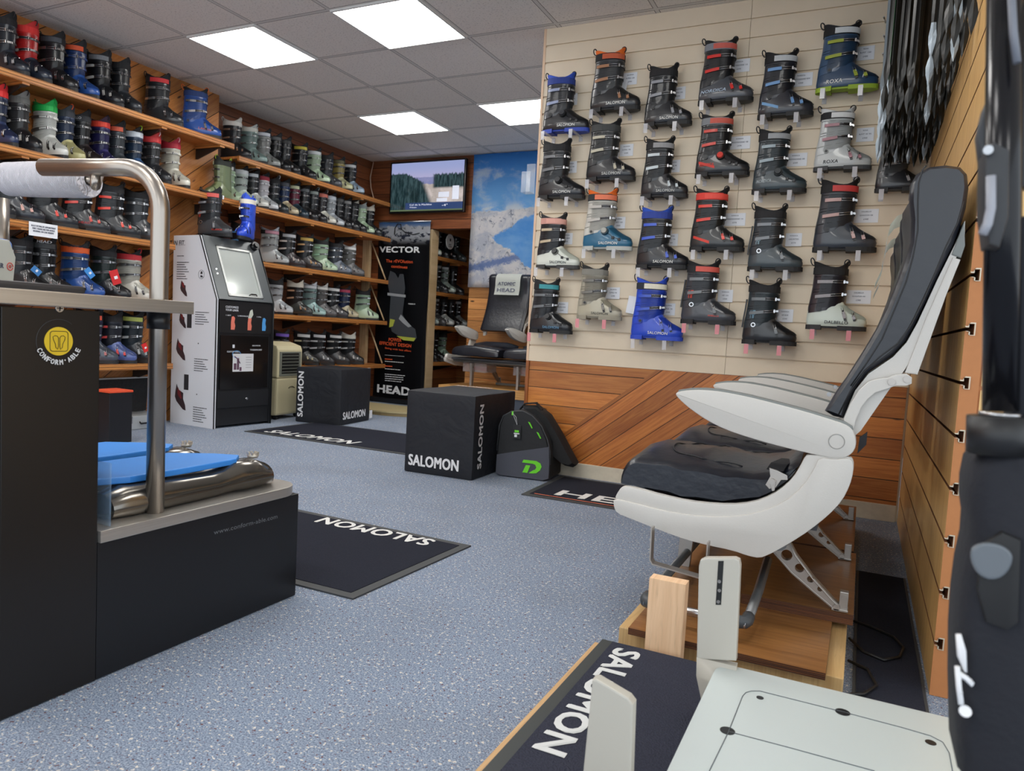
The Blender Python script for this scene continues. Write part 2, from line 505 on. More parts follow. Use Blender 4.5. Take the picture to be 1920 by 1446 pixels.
r = floor_mat('floor_mat', 'black mat with an orange line and white lettering beside the sports bag', [(2.625, -.02), (3.56, -.01), (3.56, .60), (2.60, .60)])
bm = bmesh.new(); text(bm, 'HEAD', (2.78, .07, .009), (.72, 0, 0), (0, .13, 0), bold=.03); build('lettering', bm, M_WHT, r)
bm = bmesh.new(); box(bm, 2.68, 3.5, .025, .033, .008, .0088); build('orange_line', bm, mat((226, 120, 84), .8), r)
r = floor_mat('floor_mat', 'dark blue floor mat lying against the oak slats behind the seats', [(4.235, -1.9), (4.402, -1.9), (4.402, -.38), (4.235, -.38)], border=.008)
r = floor_mat('floor_mat', 'dark floor mat under the white foot platform beside the ramp', [(4.24, -2.9), (5.2, -2.9), (5.2, -1.92), (4.24, -1.92)], border=.01)
# ---------------------------------------------------------------- ski boots
def lerp(a, b, t): return a + (b - a) * t


def interp(P, v, k):
    """P rows sorted by first column"""
    if v <= P[0][0]: return P[0][k]
    for A, B in zip(P, P[1:]):
        if v <= B[0]:
            return lerp(A[k], B[k], (v - A[0]) / (B[0] - A[0]))
    return P[-1][k]


#        z      heel    toe    half width
LOW = [(.020, -.136, .158, .041), (.030, -.141, .166, .046), (.046, -.143, .168, .049), (.062, -.142, .163, .049), (.076, -.141, .148, .048), (.090, -.140, .122, .047),
       (.104, -.139, .096, .045), (.118, -.137, .074, .044), (.134, -.134, .056, .043), (.152, -.130, .044, .042), (.170, -.126, .036, .041)]
#        v   back x  back z  front x front z  half width
CUF = [(0, -.139, .088, .020, .118, .0445), (.18, -.139, .120, .042, .150, .047), (.42, -.131, .175, .046, .195, .048), (.7, -.124, .235, .048, .245, .051), (.9, -.122, .285, .052, .278, .054), (1, -.121, .312, .053, .300, .055)]
LIN = [(0, -.118, .25, .046, .25, .047), (.35, -.118, .305, .050, .30, .050), (.7, -.122, .345, .052, .338, .052), (1, -.128, .365, .058, .358, .052)]
NEX = 2.7


def se(t, a, b, n=NEX):
    c, s = math.cos(t), math.sin(t)
    return a * math.copysign(abs(c) ** (2 / n), c), b * math.copysign(abs(s) ** (2 / n), s)


def low_pt(z, t):
    xh, xt, hw = (interp(LOW, z, k) for k in (1, 2, 3))
    a = (xt - xh) / 2; xc = (xt + xh) / 2
    x, y = se(t, a, hw)
    u = x / a
    L = min(1, (xt - xh) / .30)
    y *= 1 - (.16 * max(0, -u) + .10 * max(0, u) ** 3) * L
    return Vector((xc + x, y, z))


def low_y(x, z):
    xh, xt, hw = (interp(LOW, z, k) for k in (1, 2, 3))
    a = (xt - xh) / 2; u = (x - (xt + xh) / 2) / a
    if abs(u) >= 1: return 0.0
    L = min(1, (xt - xh) / .30)
    return hw * (1 - abs(u) ** NEX) ** (1 / NEX) * (1 - (.16 * max(0, -u) + .10 * max(0, u) ** 3) * L)


def ring_pt(P, v, t, off=0.0, n=2.4):
    xb, zb, xf, zf, hw = (interp(P, v, k) for k in (1, 2, 3, 4, 5))
    a = (xf - xb) / 2; xc = (xf + xb) / 2
    x, y = se(t, a + off, hw + off, n)
    u = x / a
    return Vector((xc + x, y * (1 - .06 * max(0, -u)), lerp(zb, zf, (u + 1) / 2)))


def circ_n(t): return Vector((math.cos(t), math.sin(t), 0))


PROTO = {}
def proto(key, bm, smooth=True, nmats=1):
    me = bpy.data.meshes.new(key)
    bmesh.ops.recalc_face_normals(bm, faces=bm.faces[:])
    if smooth:
        for f in bm.faces: f.smooth = True
        for e in bm.edges:
            if len(e.link_faces) == 2 and e.calc_face_angle(0) > math.radians(40): e.smooth = False
    bm.to_mesh(me); bm.free()
    for i in range(nmats): me.materials.append(None)
    PROTO[key] = me


def make_protos():
    N = 28
    T = [2 * PI * k / N for k in range(N)]
    # lower shell
    bm = bmesh.new()
    loft(bm, [[low_pt(z, t) for t in T] for z in [r[0] for r in LOW]])
    proto('lower_shell', bm)
    # overlap flap over the instep
    bm = bmesh.new()
    zs = [.060 + .0082 * i for i in range(10)]
    for sgn in (1,):
        rows = []
        for z in zs:
            rows.append([low_pt(z, t * .9) + Vector((.004, 0, .003)) for t in (-1.1, -.6, -.25, 0, .25)])
        loft(bm, rows, closed=False, cap0=False, cap1=False)
    r = bmesh.ops.solidify(bm, geom=bm.faces[:], thickness=.003)
    proto('instep_flap', bm)
    # sole
    bm = bmesh.new()
    def sole_part(x0, x1, z1, w=1.0):
        pts = []
        for t in T:
            p = low_pt(.035, t)
            pts.append((max(x0, min(x1, p.x * 1.02)), p.y * w * 1.0))
        q = []
        for p in pts:
            if not q or (abs(p[0] - q[-1][0]) > 1e-5 or abs(p[1] - q[-1][1]) > 1e-5): q.append(p)
        if abs(q[0][0] - q[-1][0]) < 1e-5 and abs(q[0][1] - q[-1][1]) < 1e-5: q.pop()
        prism(bm, q, 2, 0.0 if z1 > .02 else .010, z1, 0)
    sole_part(-.15, -.062, .026)
    sole_part(.022, .18, .024, .93)
    box(bm, -.07, .03, -.03, .03, .010, .024)
    proto('sole', bm, False)
    # cuff
    bm = bmesh.new()
    vs = [0, .06, .18, .3, .42, .56, .7, .8, .9, 1]
    rings = [[ring_pt(CUF, v, t) for t in T] for v in vs]
    rings.append([ring_pt(CUF, 1.0, t, -.004) for t in T]); rings.append([ring_pt(CUF, .8, t, -.006) for t in T])
    loft(bm, rings, cap1=False)
    # overlapping front edge of the cuff
    rows = [[ring_pt(CUF, v, t, .0035) for t in (-2.0, -1.5, -1.0, -.6, -.2, .15)] for v in (.1, .25, .42, .6, .8, .95)]
    n0 = len(bm.faces)
    before = set(bm.faces)
    loft(bm, rows, closed=False, cap0=False, cap1=False)
    bmesh.ops.solidify(bm, geom=[f for f in bm.faces if f not in before], thickness=.003)
    proto('cuff', bm)
    # liner
    bm = bmesh.new()
    def lp(v, t, off=0.0):
        p = ring_pt(LIN, v, t, off, 2.2)
        k = max(0, v - .3) / .7
        p.z += k * (.034 * math.cos(t) ** 2 - .020) + k * .006 * math.cos(3 * t)
        return p
    rings = [[lp(v, t) for t in T] for v in (0, .35, .6, .8, 1)] + [[lp(1.0, t, -.006) + Vector((0, 0, .003)) for t in T], [lp(.9, t, -.013) for t in T], [lp(.5, t, -.014) for t in T], [lp(.1, t, -.014) for t in T]]
    loft(bm, rings, cap1=True)
    proto('liner', bm)
    # power strap round the liner
    bm = bmesh.new()
    TT = [2 * PI * k / 36 for k in range(36)]
    pts = [ring_pt(LIN, .50, t, .002, 2.2) for t in TT]
    ribbon(bm, pts, [circ_n(t) for t in TT], (0, 0, 1), .036, .004, 0, True)
    tt = [-2.5 + .22 * i for i in range(9)]
    ribbon(bm, [ring_pt(LIN, .5, t, .006, 2.2) for t in tt], [circ_n(t) for t in tt], (0, 0, 1), .040, .004, 0)
    proto('power_strap', bm, False)
    # strap badge (a wide lighter face on the outer side)
    bm = bmesh.new()
    tt = [-1.85 + .2 * i for i in range(9)]
    ribbon(bm, [ring_pt(LIN, .5, t, .0105, 2.2) for t in tt], [circ_n(t) for t in tt], (0, 0, 1), .030, .0015, 0)
    proto('strap_badge', bm, False)
    # pull loops
    bm = bmesh.new()
    pts = [(-.128 - .012 * math.sin(PI * i / 8), 0, .350 + .034 * math.sin(PI * i / 8) + (.012 if i > 4 else 0)) for i in range(9)]
    pts = [(-.122 + .004 * math.cos(PI * i / 10), .018 * math.cos(PI * i / 10), .352 + .036 * math.sin(PI * i / 10)) for i in range(11)]
    pts = [(-.132 - .006 * math.sin(a) - .010 * math.cos(a), .004 * math.sin(a), .374 + .021 * math.sin(a)) for a in [2 * PI * i / 16 for i in range(16)]]
    tube(bm, pts, .0034, 6, 0, True)
    proto('pull_loop_rear', bm, False)
    bm = bmesh.new()
    pts = [(.050 + .004 * math.cos(PI * i / 10), .020 * math.cos(PI * i / 10), .350 + .034 * math.sin(PI * i / 10)) for i in range(11)]
    pts = [(.046 + .014 * math.cos(a), .003 * math.sin(a), .368 + .018 * math.sin(a)) for a in [2 * PI * i / 16 for i in range(16)]]
    tube(bm, pts, .0032, 6, 0, True)
    proto('pull_loop_front', bm, False)
    # cuff buckles: strap round the front plus a ladder and lever on the outer side
    for key, v in (('buckle_top', .80), ('buckle_mid', .42)):
        bm = bmesh.new()
        tt = [-1.9 + .19 * i for i in range(14)]
        ribbon(bm, [ring_pt(CUF, v, t, .005) + Vector((0, 0, -.004 * math.sin(t))) for t in tt], [circ_n(t) for t in tt], (0, 0, 1), .014, .003, 0)
        tt = [-2.15 + .12 * i for i in range(7)]
        ribbon(bm, [ring_pt(CUF, v, t, .008) for t in tt], [circ_n(t) for t in tt], (0, 0, 1), .017, .006, 1)
        for dz in (-.006, .006):
            tube(bm, [ring_pt(CUF, v, t, .0135) + Vector((0, 0, dz)) for t in (-1.45, -1.2, -.95, -.75)], .0014, 5, 2)
        p = ring_pt(CUF, v, -.75, .0125); box(bm, p.x - .004, p.x + .004, p.y - .003, p.y + .003, p.z - .009, p.z + .009, 2)
        for t in (-.55, -.42, -.29, -.16):
            p = ring_pt(CUF, v, t, .0085); box(bm, p.x - .0018, p.x + .0018, p.y - .002, p.y + .002, p.z - .0055, p.z + .0055, 2)
        proto(key, bm, False, 3)
    # shell buckles across the instep and the toes
    def over(x0, lean, zlo, off):
        P = []
        zt = zlo
        while low_y(x0 + lean * 0, zt) > .012 and zt < .15: zt += .002
        n = 7
        side = [(zlo + (zt - zlo) * i / n) for i in range(n + 1)]
        for s in (-1, 1):
            L = [(Vector((x0 - lean * (z - zlo), s * (low_y(x0 - lean * (z - zlo) * .0, z) + off), z + (off if z > zt - .01 else 0)))) for z in side]
            P = P + (L if s < 0 else L[::-1])
        return P
    for key, x0 in (('buckle_instep', .062), ('buckle_toe', .108)):
        bm = bmesh.new()
        P = over(x0, .35, .052, .003)
        nr = [Vector((.0, p.y, (p.z - .045) * 1.2)) for p in P]
        ribbon(bm, P, nr, (1, 0, .25), .013, .003, 0)
        Q = P[1:5]
        ribbon(bm, [q + Vector((0, -.004, .001)) for q in Q], nr[1:5], (1, 0, .25), .016, .005, 1)
        for dx in (-.006, .006):
            tube(bm, [q + Vector((dx, -.009 if i < 3 else -.006, .004)) for i, q in enumerate(P[3:8])], .0014, 5, 2)
        box(bm, P[7].x - .008, P[7].x + .008, P[7].y - .003, P[7].y + .004, P[7].z + .002, P[7].z + .008, 2)
        proto(key, bm, False, 3)
    # pivot
    bm = bmesh.new()
    cyl(bm, (-.078, -.040, .112), (-.078, -.0485, .112), .0135, 18)
    cyl(bm, (-.078, -.048, .112), (-.078, -.0505, .112), .008, 14, 1)
    proto('pivot', bm, True, 2)
    # twist dial
    bm = bmesh.new()
    cyl(bm, (.006, -.038, .112), (.006, -.052, .116), .024, 24, 1)
    cyl(bm, (.006, -.050, .115), (.006, -.066, .118), .018, 24, 0, r1=.016)
    for k in range(18):
        a = 2 * PI * k / 18
        box(bm, .006 + .0175 * math.cos(a) - .0012, .006 + .0175 * math.cos(a) + .0012, -.063, -.052, .1165 + .0175 * math.sin(a) - .0012, .1165 + .0175 * math.sin(a) + .0012, 0)
    proto('closure_dial', bm, True, 2)
    # thin cable and guides of the dial closure
    bm = bmesh.new()
    for k, (x, z0) in enumerate(((.060, .070), (.098, .060))):
        y = -low_y(x, z0) - .003
        box(bm, x - .008, x + .008, y - .004, y + .006, z0 - .005, z0 + .012, 0, bev=.002)
    tube(bm, [(.018, -.050, .108), (.050, -low_y(.05, .085) - .002, .085), (.060, -low_y(.06, .078) - .003, .078), (.098, -low_y(.098, .066) - .003, .066)], .0014, 5, 0)
    proto('cable_guides', bm, False, 1)
    # walk lever on the heel side of touring boots
    bm = bmesh.new()
    pts = [ring_pt(CUF, v, PI, .004) for v in (.05, .3, .55, .8)]
    ribbon(bm, pts, [(-1, 0, 0)] * 4, (0, 1, 0), .020, .007)
    proto('walk_lever', bm, False, 1)
    # outer side accent stripe on the shell
    bm = bmesh.new()
    xs = [-.12 + .012 * i for i in range(9)]
    for A in xs[:-1]:
        B = A + .012
        def sp(x, z): return (x, -low_y(x, z) - .0012, z)
        za, zb = .085 - (A + .12) * .35, .085 - (B + .12) * .35
        quad(bm, [sp(A, za - .009), sp(B, zb - .009), sp(B, zb + .007), sp(A, za + .007)])
    proto('accent_stripe', bm, False, 1)
    bm = bmesh.new()
    for v in (.25, .55, .62, .92):
        tube(bm, [ring_pt(CUF, v, t, .002) for t in (-2.6, -2.2, -1.8, -1.4, -1.0, -.5, 0, .5, 1.0)], .0018, 5)
    proto('cuff_ribs', bm, False, 1)


make_protos()
STEEL = mat((190, 190, 192), .25, .9)
BLK = mat((24, 24, 27), .35)


def part(root, key, name, mats, label=None, hide=False):
    o = bpy.data.objects.new(name, PROTO[key]); COL.objects.link(o); o.parent = root
    for i, mm in enumerate(mats):
        o.material_slots[i].link = 'OBJECT'; o.material_slots[i].material = mm
    if label: o['label'] = label
    return o


def side_text(root, body, rgb, x0, x1, z0, h, slope=0.0, where='low', shear=0.1):
    bm = bmesh.new()
    def fn(p):
        x, z = p.x, p.z
        if where == 'low':
            y = -low_y(x, z) - .0015
        elif where == 'cuff':
            v = (z - .10) / .205
            xb, zb, xf, zf, hw = (interp(CUF, v, k) for k in (1, 2, 3, 4, 5)); a = (xf - xb) / 2; u = (x - (xf + xb) / 2) / a
            y = -hw * (1 - min(.98, abs(u)) ** 2.4) ** (1 / 2.4) - .006
        else:
            xb, zb, xf, zf, hw = (interp(LIN, .5, k) for k in (1, 2, 3, 4, 5)); a = (xf - xb) / 2; u = (x - (xf + xb) / 2) / a
            y = -(hw + .0125) * (1 - min(.98, abs(u)) ** 2.2) ** (1 / 2.2) - .0025
        return Vector((x, y, z))
    text(bm, body, (x0, 0, z0), (x1 - x0, 0, slope), (0, 0, h), shear=shear, bold=.012, fn=fn)
    return build('lettering', bm, mat(rgb, .5), root)


def boot(loc, rz, label, shell, cuff=None, strap=None, liner=None, buckle=None, kind='alpine', badge=None, accent=None, sole=None, scale=1.0, loop=None, group='ski boots', detail=True, words=()):
    cuff = cuff or shell; liner = liner or (26, 27, 30); strap = strap or (30, 30, 33)
    r = empty('ski_boot', loc, rz, label, 'ski boot', group)
    r.scale = (scale,) * 3
    S = mat(shell, .30, coat=.3); Cm = mat(cuff, .30, coat=.3); St = mat(strap, .75); Ln = mat(liner, .8, bump=.1)
    So = mat(sole or (28, 28, 30), .6); Bk = mat(buckle, .3) if buckle else STEEL
    dark = mat(tuple(int(v * .8) for v in cuff), .4)
    part(r, 'sole', 'sole', [So]); part(r, 'lower_shell', 'lower_shell', [S]); part(r, 'instep_flap', 'instep_flap', [S]); part(r, 'cuff', 'cuff', [Cm])
    part(r, 'liner', 'liner', [Ln]); part(r, 'power_strap', 'power_strap', [St])
    if badge: part(r, 'strap_badge', 'strap_badge', [mat(badge, .6)])
    lp = mat(loop or (40, 40, 44), .8)
    part(r, 'pull_loop_rear', 'pull_loop', [lp]); part(r, 'pull_loop_front', 'pull_loop', [lp])
    part(r, 'buckle_top', 'buckle', [BLK if kind != 'same' else Cm, Bk, STEEL]); part(r, 'buckle_mid', 'buckle', [BLK if kind != 'same' else Cm, Bk, STEEL])
    if kind == 'dial':
        part(r, 'closure_dial', 'closure_dial', [dark if not accent else mat(accent, .4), mat(tuple(int(v * .6) for v in shell), .4)])
        if detail: part(r, 'cable_guides', 'cable_guides', [BLK])
    else:
        part(r, 'buckle_instep', 'buckle', [BLK, Bk, STEEL])
        if kind != 'tour': part(r, 'buckle_toe', 'buckle', [BLK, Bk, STEEL])
    if kind == 'tour': part(r, 'walk_lever', 'walk_lever', [BLK])
    if detail:
        part(r, 'pivot', 'pivot', [STEEL if kind == 'tour' else dark, BLK])
        part(r, 'cuff_ribs', 'cuff_ribs', [dark])
        if accent: part(r, 'accent_stripe', 'accent_stripe', [mat(accent, .5)])
    for w in words: side_text(r, *w)
    return r


# boots on the slatted display; x of heel and toe, sole height
K1 = (38, 39, 43); GY = (66, 68, 74); DG = (48, 50, 55)
W_ = (232, 232, 228)
def sal(c=W_, x0=-.03, x1=.088): return ('SALOMON', c, x0, x1, .035, .0165, -.002)
def nor(c, x0=-.125, x1=.02): return ('NORDICA', c, x0, x1, .058, .017, .002, 'low', .25)
WALL = [
 # x0 x1 z, size, kwargs, label
 (2.363, 2.657, 2.037, dict(shell=K1, cuff=GY, strap=(40, 62, 140), liner=(52, 84, 190), buckle=(150, 160, 190), kind='dial', sole=(44, 70, 170), words=[sal()]), 'black ski boot with blue liner and blue toe sole, top of the first display column'),
 (2.656, 2.954, 2.137, dict(shell=(42, 43, 46), cuff=(74, 76, 80), strap=(30, 30, 32), badge=(196, 92, 56), liner=(236, 112, 34), buckle=(168, 122, 90), words=[sal()]), 'charcoal ski boot with bright orange liner at the very top of the second display column'),
 (2.982, 3.25, 2.034, dict(shell=K1, cuff=(50, 52, 56), buckle=(150, 152, 158), words=[sal()]), 'plain black ski boot with grey rear loop, top of the third display column'),
 (3.276, 3.563, 2.132, dict(shell=(74, 77, 84), cuff=(44, 45, 49), badge=(206, 96, 84), strap=(130, 134, 142), buckle=(214, 52, 46), words=[nor((188, 206, 226))]), 'grey ski boot with red buckles and pale blue lettering, top of the fourth display column'),
 (3.592, 3.864, 2.033, dict(shell=(44, 46, 54), cuff=(48, 50, 58), badge=(196, 200, 204), buckle=(112, 156, 206), accent=(120, 166, 210)), 'black ski boot with light blue buckles, top of the fifth display column'),
 (3.866, 4.151, 2.139, dict(shell=(44, 70, 100), cuff=(56, 84, 116), strap=(28, 28, 30), badge=(210, 214, 216), liner=(30, 32, 36), buckle=(160, 172, 60), sole=(152, 180, 50), words=[('ROXA', W_, -.09, -.01, .040, .020, .0), ('M', W_, .088, .112, .056, .016, 0)]), 'big navy blue ski boot with lime sole, top of the last display column'),
 (2.359, 2.656, 1.653, dict(shell=K1, cuff=(54, 56, 60), kind='dial', buckle=(110, 112, 116), words=[sal()]), 'black dial-closure ski boot, second down in the first display column'),
 (2.657, 2.953, 1.746, dict(shell=K1, cuff=(58, 60, 62), strap=(62, 64, 64), buckle=(186, 180, 160), words=[sal((200, 200, 196))]), 'black ski boot with dark grey strap, second down in the second display column'),
 (2.990, 3.257, 1.641, dict(shell=K1, cuff=(40, 42, 46), badge=(150, 150, 152), buckle=(196, 206, 210), words=[sal((200, 200, 196))]), 'black ski boot with silver strap and silver buckles, second down in the third display column'),
 (3.287, 3.573, 1.746, dict(shell=(40, 41, 44), cuff=(42, 43, 46), badge=(206, 92, 76), strap=(130, 134, 138), buckle=(206, 60, 48), kind='dial', accent=(214, 56, 44), words=[nor((214, 60, 46), -.115, -.03)]), 'black dial-closure ski boot with red stripe and red buckles, second in the fourth display column'),
 (3.592, 3.861, 1.648, dict(shell=(56, 68, 74), cuff=(52, 62, 68), badge=(156, 160, 164), buckle=(150, 166, 174), kind='dial', words=[nor((170, 182, 188), -.115, -.03)]), 'slate green dial-closure ski boot, second down in the fifth display column'),
 (3.886, 4.152, 1.750, dict(shell=(190, 194, 194), cuff=(196, 200, 200), strap=(30, 30, 34), badge=(220, 222, 222), liner=(214, 216, 216), buckle=(160, 110, 120), sole=(60, 62, 64), words=[('ROXA', (50, 52, 54), -.09, -.01, .040, .020, .0), ('M', (50, 52, 54), .088, .112, .056, .016, 0)]), 'pale grey ski boot with maroon buckle details, second down in the last display column'),
 (4.175, 4.40, 1.637, dict(shell=K1, cuff=(84, 86, 88), buckle=(150, 150, 152)), 'dark ski boot below the hanging black sleeves, partly behind the seat headrest'),
 (2.371, 2.648, 1.246, dict(shell=(220, 224, 214), cuff=(44, 45, 50), badge=(222, 164, 150), strap=(200, 146, 134), liner=(44, 44, 48), buckle=(196, 178, 150), kind='dial', accent=None, sole=(60, 60, 60), words=[sal((60, 62, 62))]), 'black and white dial-closure ski boot with pink strap in the first display column'),
 (2.662, 2.961, 1.353, dict(shell=(46, 106, 138), cuff=(206, 204, 196), strap=(40, 42, 44), badge=(226, 120, 84), liner=(240, 112, 34), buckle=(190, 186, 180), kind='dial', sole=(180, 184, 180), words=[sal()]), 'teal blue ski boot with cream cuff and orange liner in the second display column'),
 (2.990, 3.284, 1.251, dict(shell=K1, cuff=(52, 54, 58), strap=(44, 66, 150), liner=(46, 84, 190), buckle=(64, 96, 204), words=[sal()]), 'black ski boot with blue liner and blue buckles, third down in the third display column'),
 (3.286, 3.576, 1.348, dict(shell=(44, 46, 48), cuff=(40, 42, 44), badge=(232, 78, 64), strap=(220, 64, 54), buckle=(222, 60, 46), accent=(222, 60, 44)), 'black ski boot with solid red strap and heel stripe, third in the fourth display column'),
 (3.599, 3.873, 1.246, dict(shell=(64, 74, 80), cuff=(54, 60, 66), buckle=(130, 136, 142), kind='tour', words=[('HF', (140, 170, 184), -.098, -.072, .15, .04, 0, 'cuff')]), 'slate rear-entry ski boot with opened cuff, third down in the fifth display column'),
 (3.913, 4.206, 1.345, dict(shell=(54, 60, 70), cuff=(50, 54, 62), strap=(26, 26, 28), badge=(196, 60, 58), liner=(26, 26, 28), buckle=(186, 150, 146), scale_k=1.06), 'tall dark blue-grey ski boot with red chevron, third down in the last display column'),
 (2.350, 2.627, 0.861, dict(shell=(40, 42, 46), cuff=(52, 54, 58), badge=(60, 150, 158), liner=(38, 40, 44), buckle=(110, 114, 118), kind='dial', words=[sal((110, 156, 190))]), 'black dial-closure ski boot with teal strap badge, bottom of the first display column'),
 (2.652, 2.925, 0.955, dict(shell=(182, 176, 156), cuff=(168, 162, 146), strap=(132, 130, 122), liner=(44, 44, 44), buckle=(120, 118, 112), sole=(150, 144, 128), words=[sal((90, 88, 80))]), 'beige ski boot, bottom of the second display column'),
 (2.986, 3.284, 0.855, dict(shell=(44, 78, 200), cuff=(46, 80, 202), strap=(40, 44, 56), badge=(226, 222, 204), liner=(48, 84, 206), buckle=(60, 90, 196), sole=(42, 74, 190), words=[sal()]), 'bright royal blue ski boot with cream strap, bottom of the third display column'),
 (3.265, 3.561, 0.955, dict(shell=(70, 72, 78), cuff=(66, 68, 74), badge=(214, 92, 80), buckle=(120, 124, 128), kind='tour', words=[('HF', (216, 70, 52), -.098, -.07, .15, .045, 0, 'cuff'), ('NORDICA', (216, 70, 52), .02, .08, .046, .010, -.002)]), 'grey rear-entry ski boot with red lettering, bottom of the fourth display column'),
 (3.599, 3.873, 0.861, dict(shell=(36, 38, 42), cuff=(50, 60, 66), buckle=(110, 116, 120), kind='tour', words=[('HF', (110, 150, 172), -.098, -.07, .15, .045, 0, 'cuff')]), 'black rear-entry ski boot with blue-grey lettering, bottom of the fifth display column'),
 (3.911, 4.192, 0.953, dict(shell=(206, 216, 206), cuff=(48, 44, 52), strap=(28, 28, 30), liner=(28, 28, 30), buckle=(150, 146, 150), sole=(40, 40, 42), scale_k=1.05, words=[('DALBELLO', (60, 62, 66), -.045, .075, .035, .016, -.002)]), 'white ski boot with black and purple cuff, bottom of the last display column'),
]
M_CLEAR = mat((226, 226, 232), .12, alpha=.42)
M_PINK = mat((240, 150, 160), .3, alpha=.65)
M_CARD = mat((232, 234, 240), .55); M_INK = mat((96, 100, 116), .7)
CARD = {0: (2.502, 2.257, 'SUPRA 110', '£360'), 1: (2.861, 2.342, 'SUPRA 120', '£400'), 2: (3.145, 2.235, 'SUPRA 100', '£300'), 3: (3.465, 2.349, 'SPORTMACHINE 110', '£350'), 4: (3.785, 2.244, 'SPORTMACHINE 95W', '£300'), 5: (4.08, 2.345, 'R/FIT 120', '£400'),
        6: (2.524, 1.859, 'SUPRA 100', '£350'), 7: (2.866, 1.939, 'SUPRA 100', '£300'), 8: (3.143, 1.834, 'SUPRA 90', '£280'), 9: (3.498, 1.941, 'SPEEDMACHINE 130', '£470'), 10: (3.79, 1.835, 'SPEEDMACHINE 100', '£350'), 11: (4.11, 1.942, 'R/FIT W 95', '£350'),
        13: (2.524, 1.435, 'S/PRO 80W', '£330'), 14: (2.846, 1.525, 'SHIFT 120', '£450'), 15: (3.16, 1.424, 'S/PRO 110', '£360'), 16: (3.503, 1.531, 'SPEEDMACHINE 110', '£370'), 17: (3.812, 1.42, 'UNLIMITED', '£370'), 18: (4.147, 1.537, 'QUANTUM 120', '£440'),
        19: (2.522, 1.021, 'SUPRA 95W', '£340'), 20: (2.841, 1.116, 'S/PRO 90', '£300'), 21: (3.172, 1.033, 'ALPHA 130', '£400'), 22: (3.483, 1.117, 'HF 120', '£400'), 23: (3.80, 1.021, 'HF 85W', '£340'), 24: (4.145, 1.129, 'QUANTUM 105', '£380')}
BR = ['SALOMON'] * 3 + ['NORDICA'] * 2 + ['ROXA'] + ['SALOMON'] * 3 + ['NORDICA'] * 2 + ['ROXA'] + [''] + ['SALOMON'] * 3 + ['NORDICA'] * 2 + ['DALBELLO'] + ['SALOMON'] * 3 + ['NORDICA'] * 2 + ['DALBELLO']
def where(i):
    if i == 12: return 'dark boot below the hanging sleeves'
    row_ = (i if i < 12 else i - 1) // 6; col_ = (i if i < 12 else i - 1) % 6
    return ['top', 'second', 'third', 'bottom'][row_] + ' boot in the ' + ['first', 'second', 'third', 'fourth', 'fifth', 'last'][col_] + ' display column'


for i, (x0, x1, z, kw, lb) in enumerate(WALL):
    kw = dict(kw); sk = kw.pop('scale_k', 1.0)
    s = (x1 - x0) / .311
    xc = (x0 + x1) / 2 - .0125 * s
    b = boot((xc, .575, z), 0, lb, group='ski boots on the slatted wall', scale=s, **kw)
    b.scale = (s, s, s * (.97 if i not in (2, 8, 10, 4, 17, 23) else 1.03) * sk)
    low = i >= 19 and i not in (21,)
    for hx in (-.10, .085):
        t = empty('display_bracket', (xc + hx * s, .65, z), 0, 'clear bracket under the ' + ('heel' if hx < 0 else 'toe') + ' of the ' + where(i), 'bracket', 'clear brackets under the display boots')
        bm = bmesh.new(); box(bm, -.011, .011, -.165, .002, -.004, -.001); box(bm, -.011, .011, -.002, 0, -.03, -.001)
        build('shelf_arm', bm, M_CLEAR, t)
        bm = bmesh.new(); box(bm, -.011, .011, -.168, -.165, -.052, -.002)
        build('front_tab', bm, M_PINK if low else M_CLEAR, t)
    if i in CARD:
        cx, cz, l2, l3 = CARD[i]
        w = .040 if len(l2) < 11 else .056
        t = empty('price_card', (cx, .6495, cz), 0, 'small white price card beside the ' + where(i), 'price card', 'price cards on the slatted wall')
        bm = bmesh.new(); box(bm, -w, w, -.0015, 0, -.034, .034); build('card', bm, M_CARD, t)
        bm = bmesh.new()
        for j, (tx, hh) in enumerate(((BR[i], .006), (l2, .007), (l3, .007))):
            ww = min(w * 1.7, .0055 * len(tx)); text(bm, tx, (-ww / 2, -.002, .018 - j * .019), (ww, 0, 0), (0, 0, hh), bold=.01)
        build('lettering', bm, M_INK, t)
# white product booklets hanging from some boots
for (bx, bz, lb) in ((2.755 + .06, 2.28, 'white product booklet hung behind the orange-liner boot'), (2.79, 1.88, 'white product booklet hung behind the black boot with dark grey strap'), (2.80, 1.53, 'white product booklet hung on the teal and cream boot'), (3.13, 1.43, 'white product booklet hung on the boot with blue buckles'), (2.77, 1.06, 'white product booklet hung on the beige boot'), (2.965, 1.05, 'white product booklet hung beside the royal blue boot'), (2.46, 1.37, 'white booklet with yellow dot hung on the pink-strap boot')):
    bm = bmesh.new(); Mx = Matrix.Translation((bx, .64, bz)) @ Matrix.Rotation(.15, 4, 'Y')
    box(bm, -.03, .03, -.006, 0, -.05, .05, mtx=Mx)
    tag(build('product_booklet', bm, M_CARD), lb, 'booklet')
# ---------------------------------------------------------------- the long shelves on the left wall
W_SH = wood('shelf_board', (208, 140, 78), (176, 108, 54), 0, 'YX', 0, rough=.35, knots=False, vary=0)
W_SHE = wood('shelf_edge', (214, 146, 78), (180, 110, 54), .018, 'YZ', 0, rough=.35, knots=False, gap=.10, vary=.2)
W_PALE = wood('pale_batten', (212, 186, 148), (184, 156, 116), 0, 'ZX', 0, rough=.5, knots=False, vary=0)
W_BRK = mat((46, 38, 34), .5)


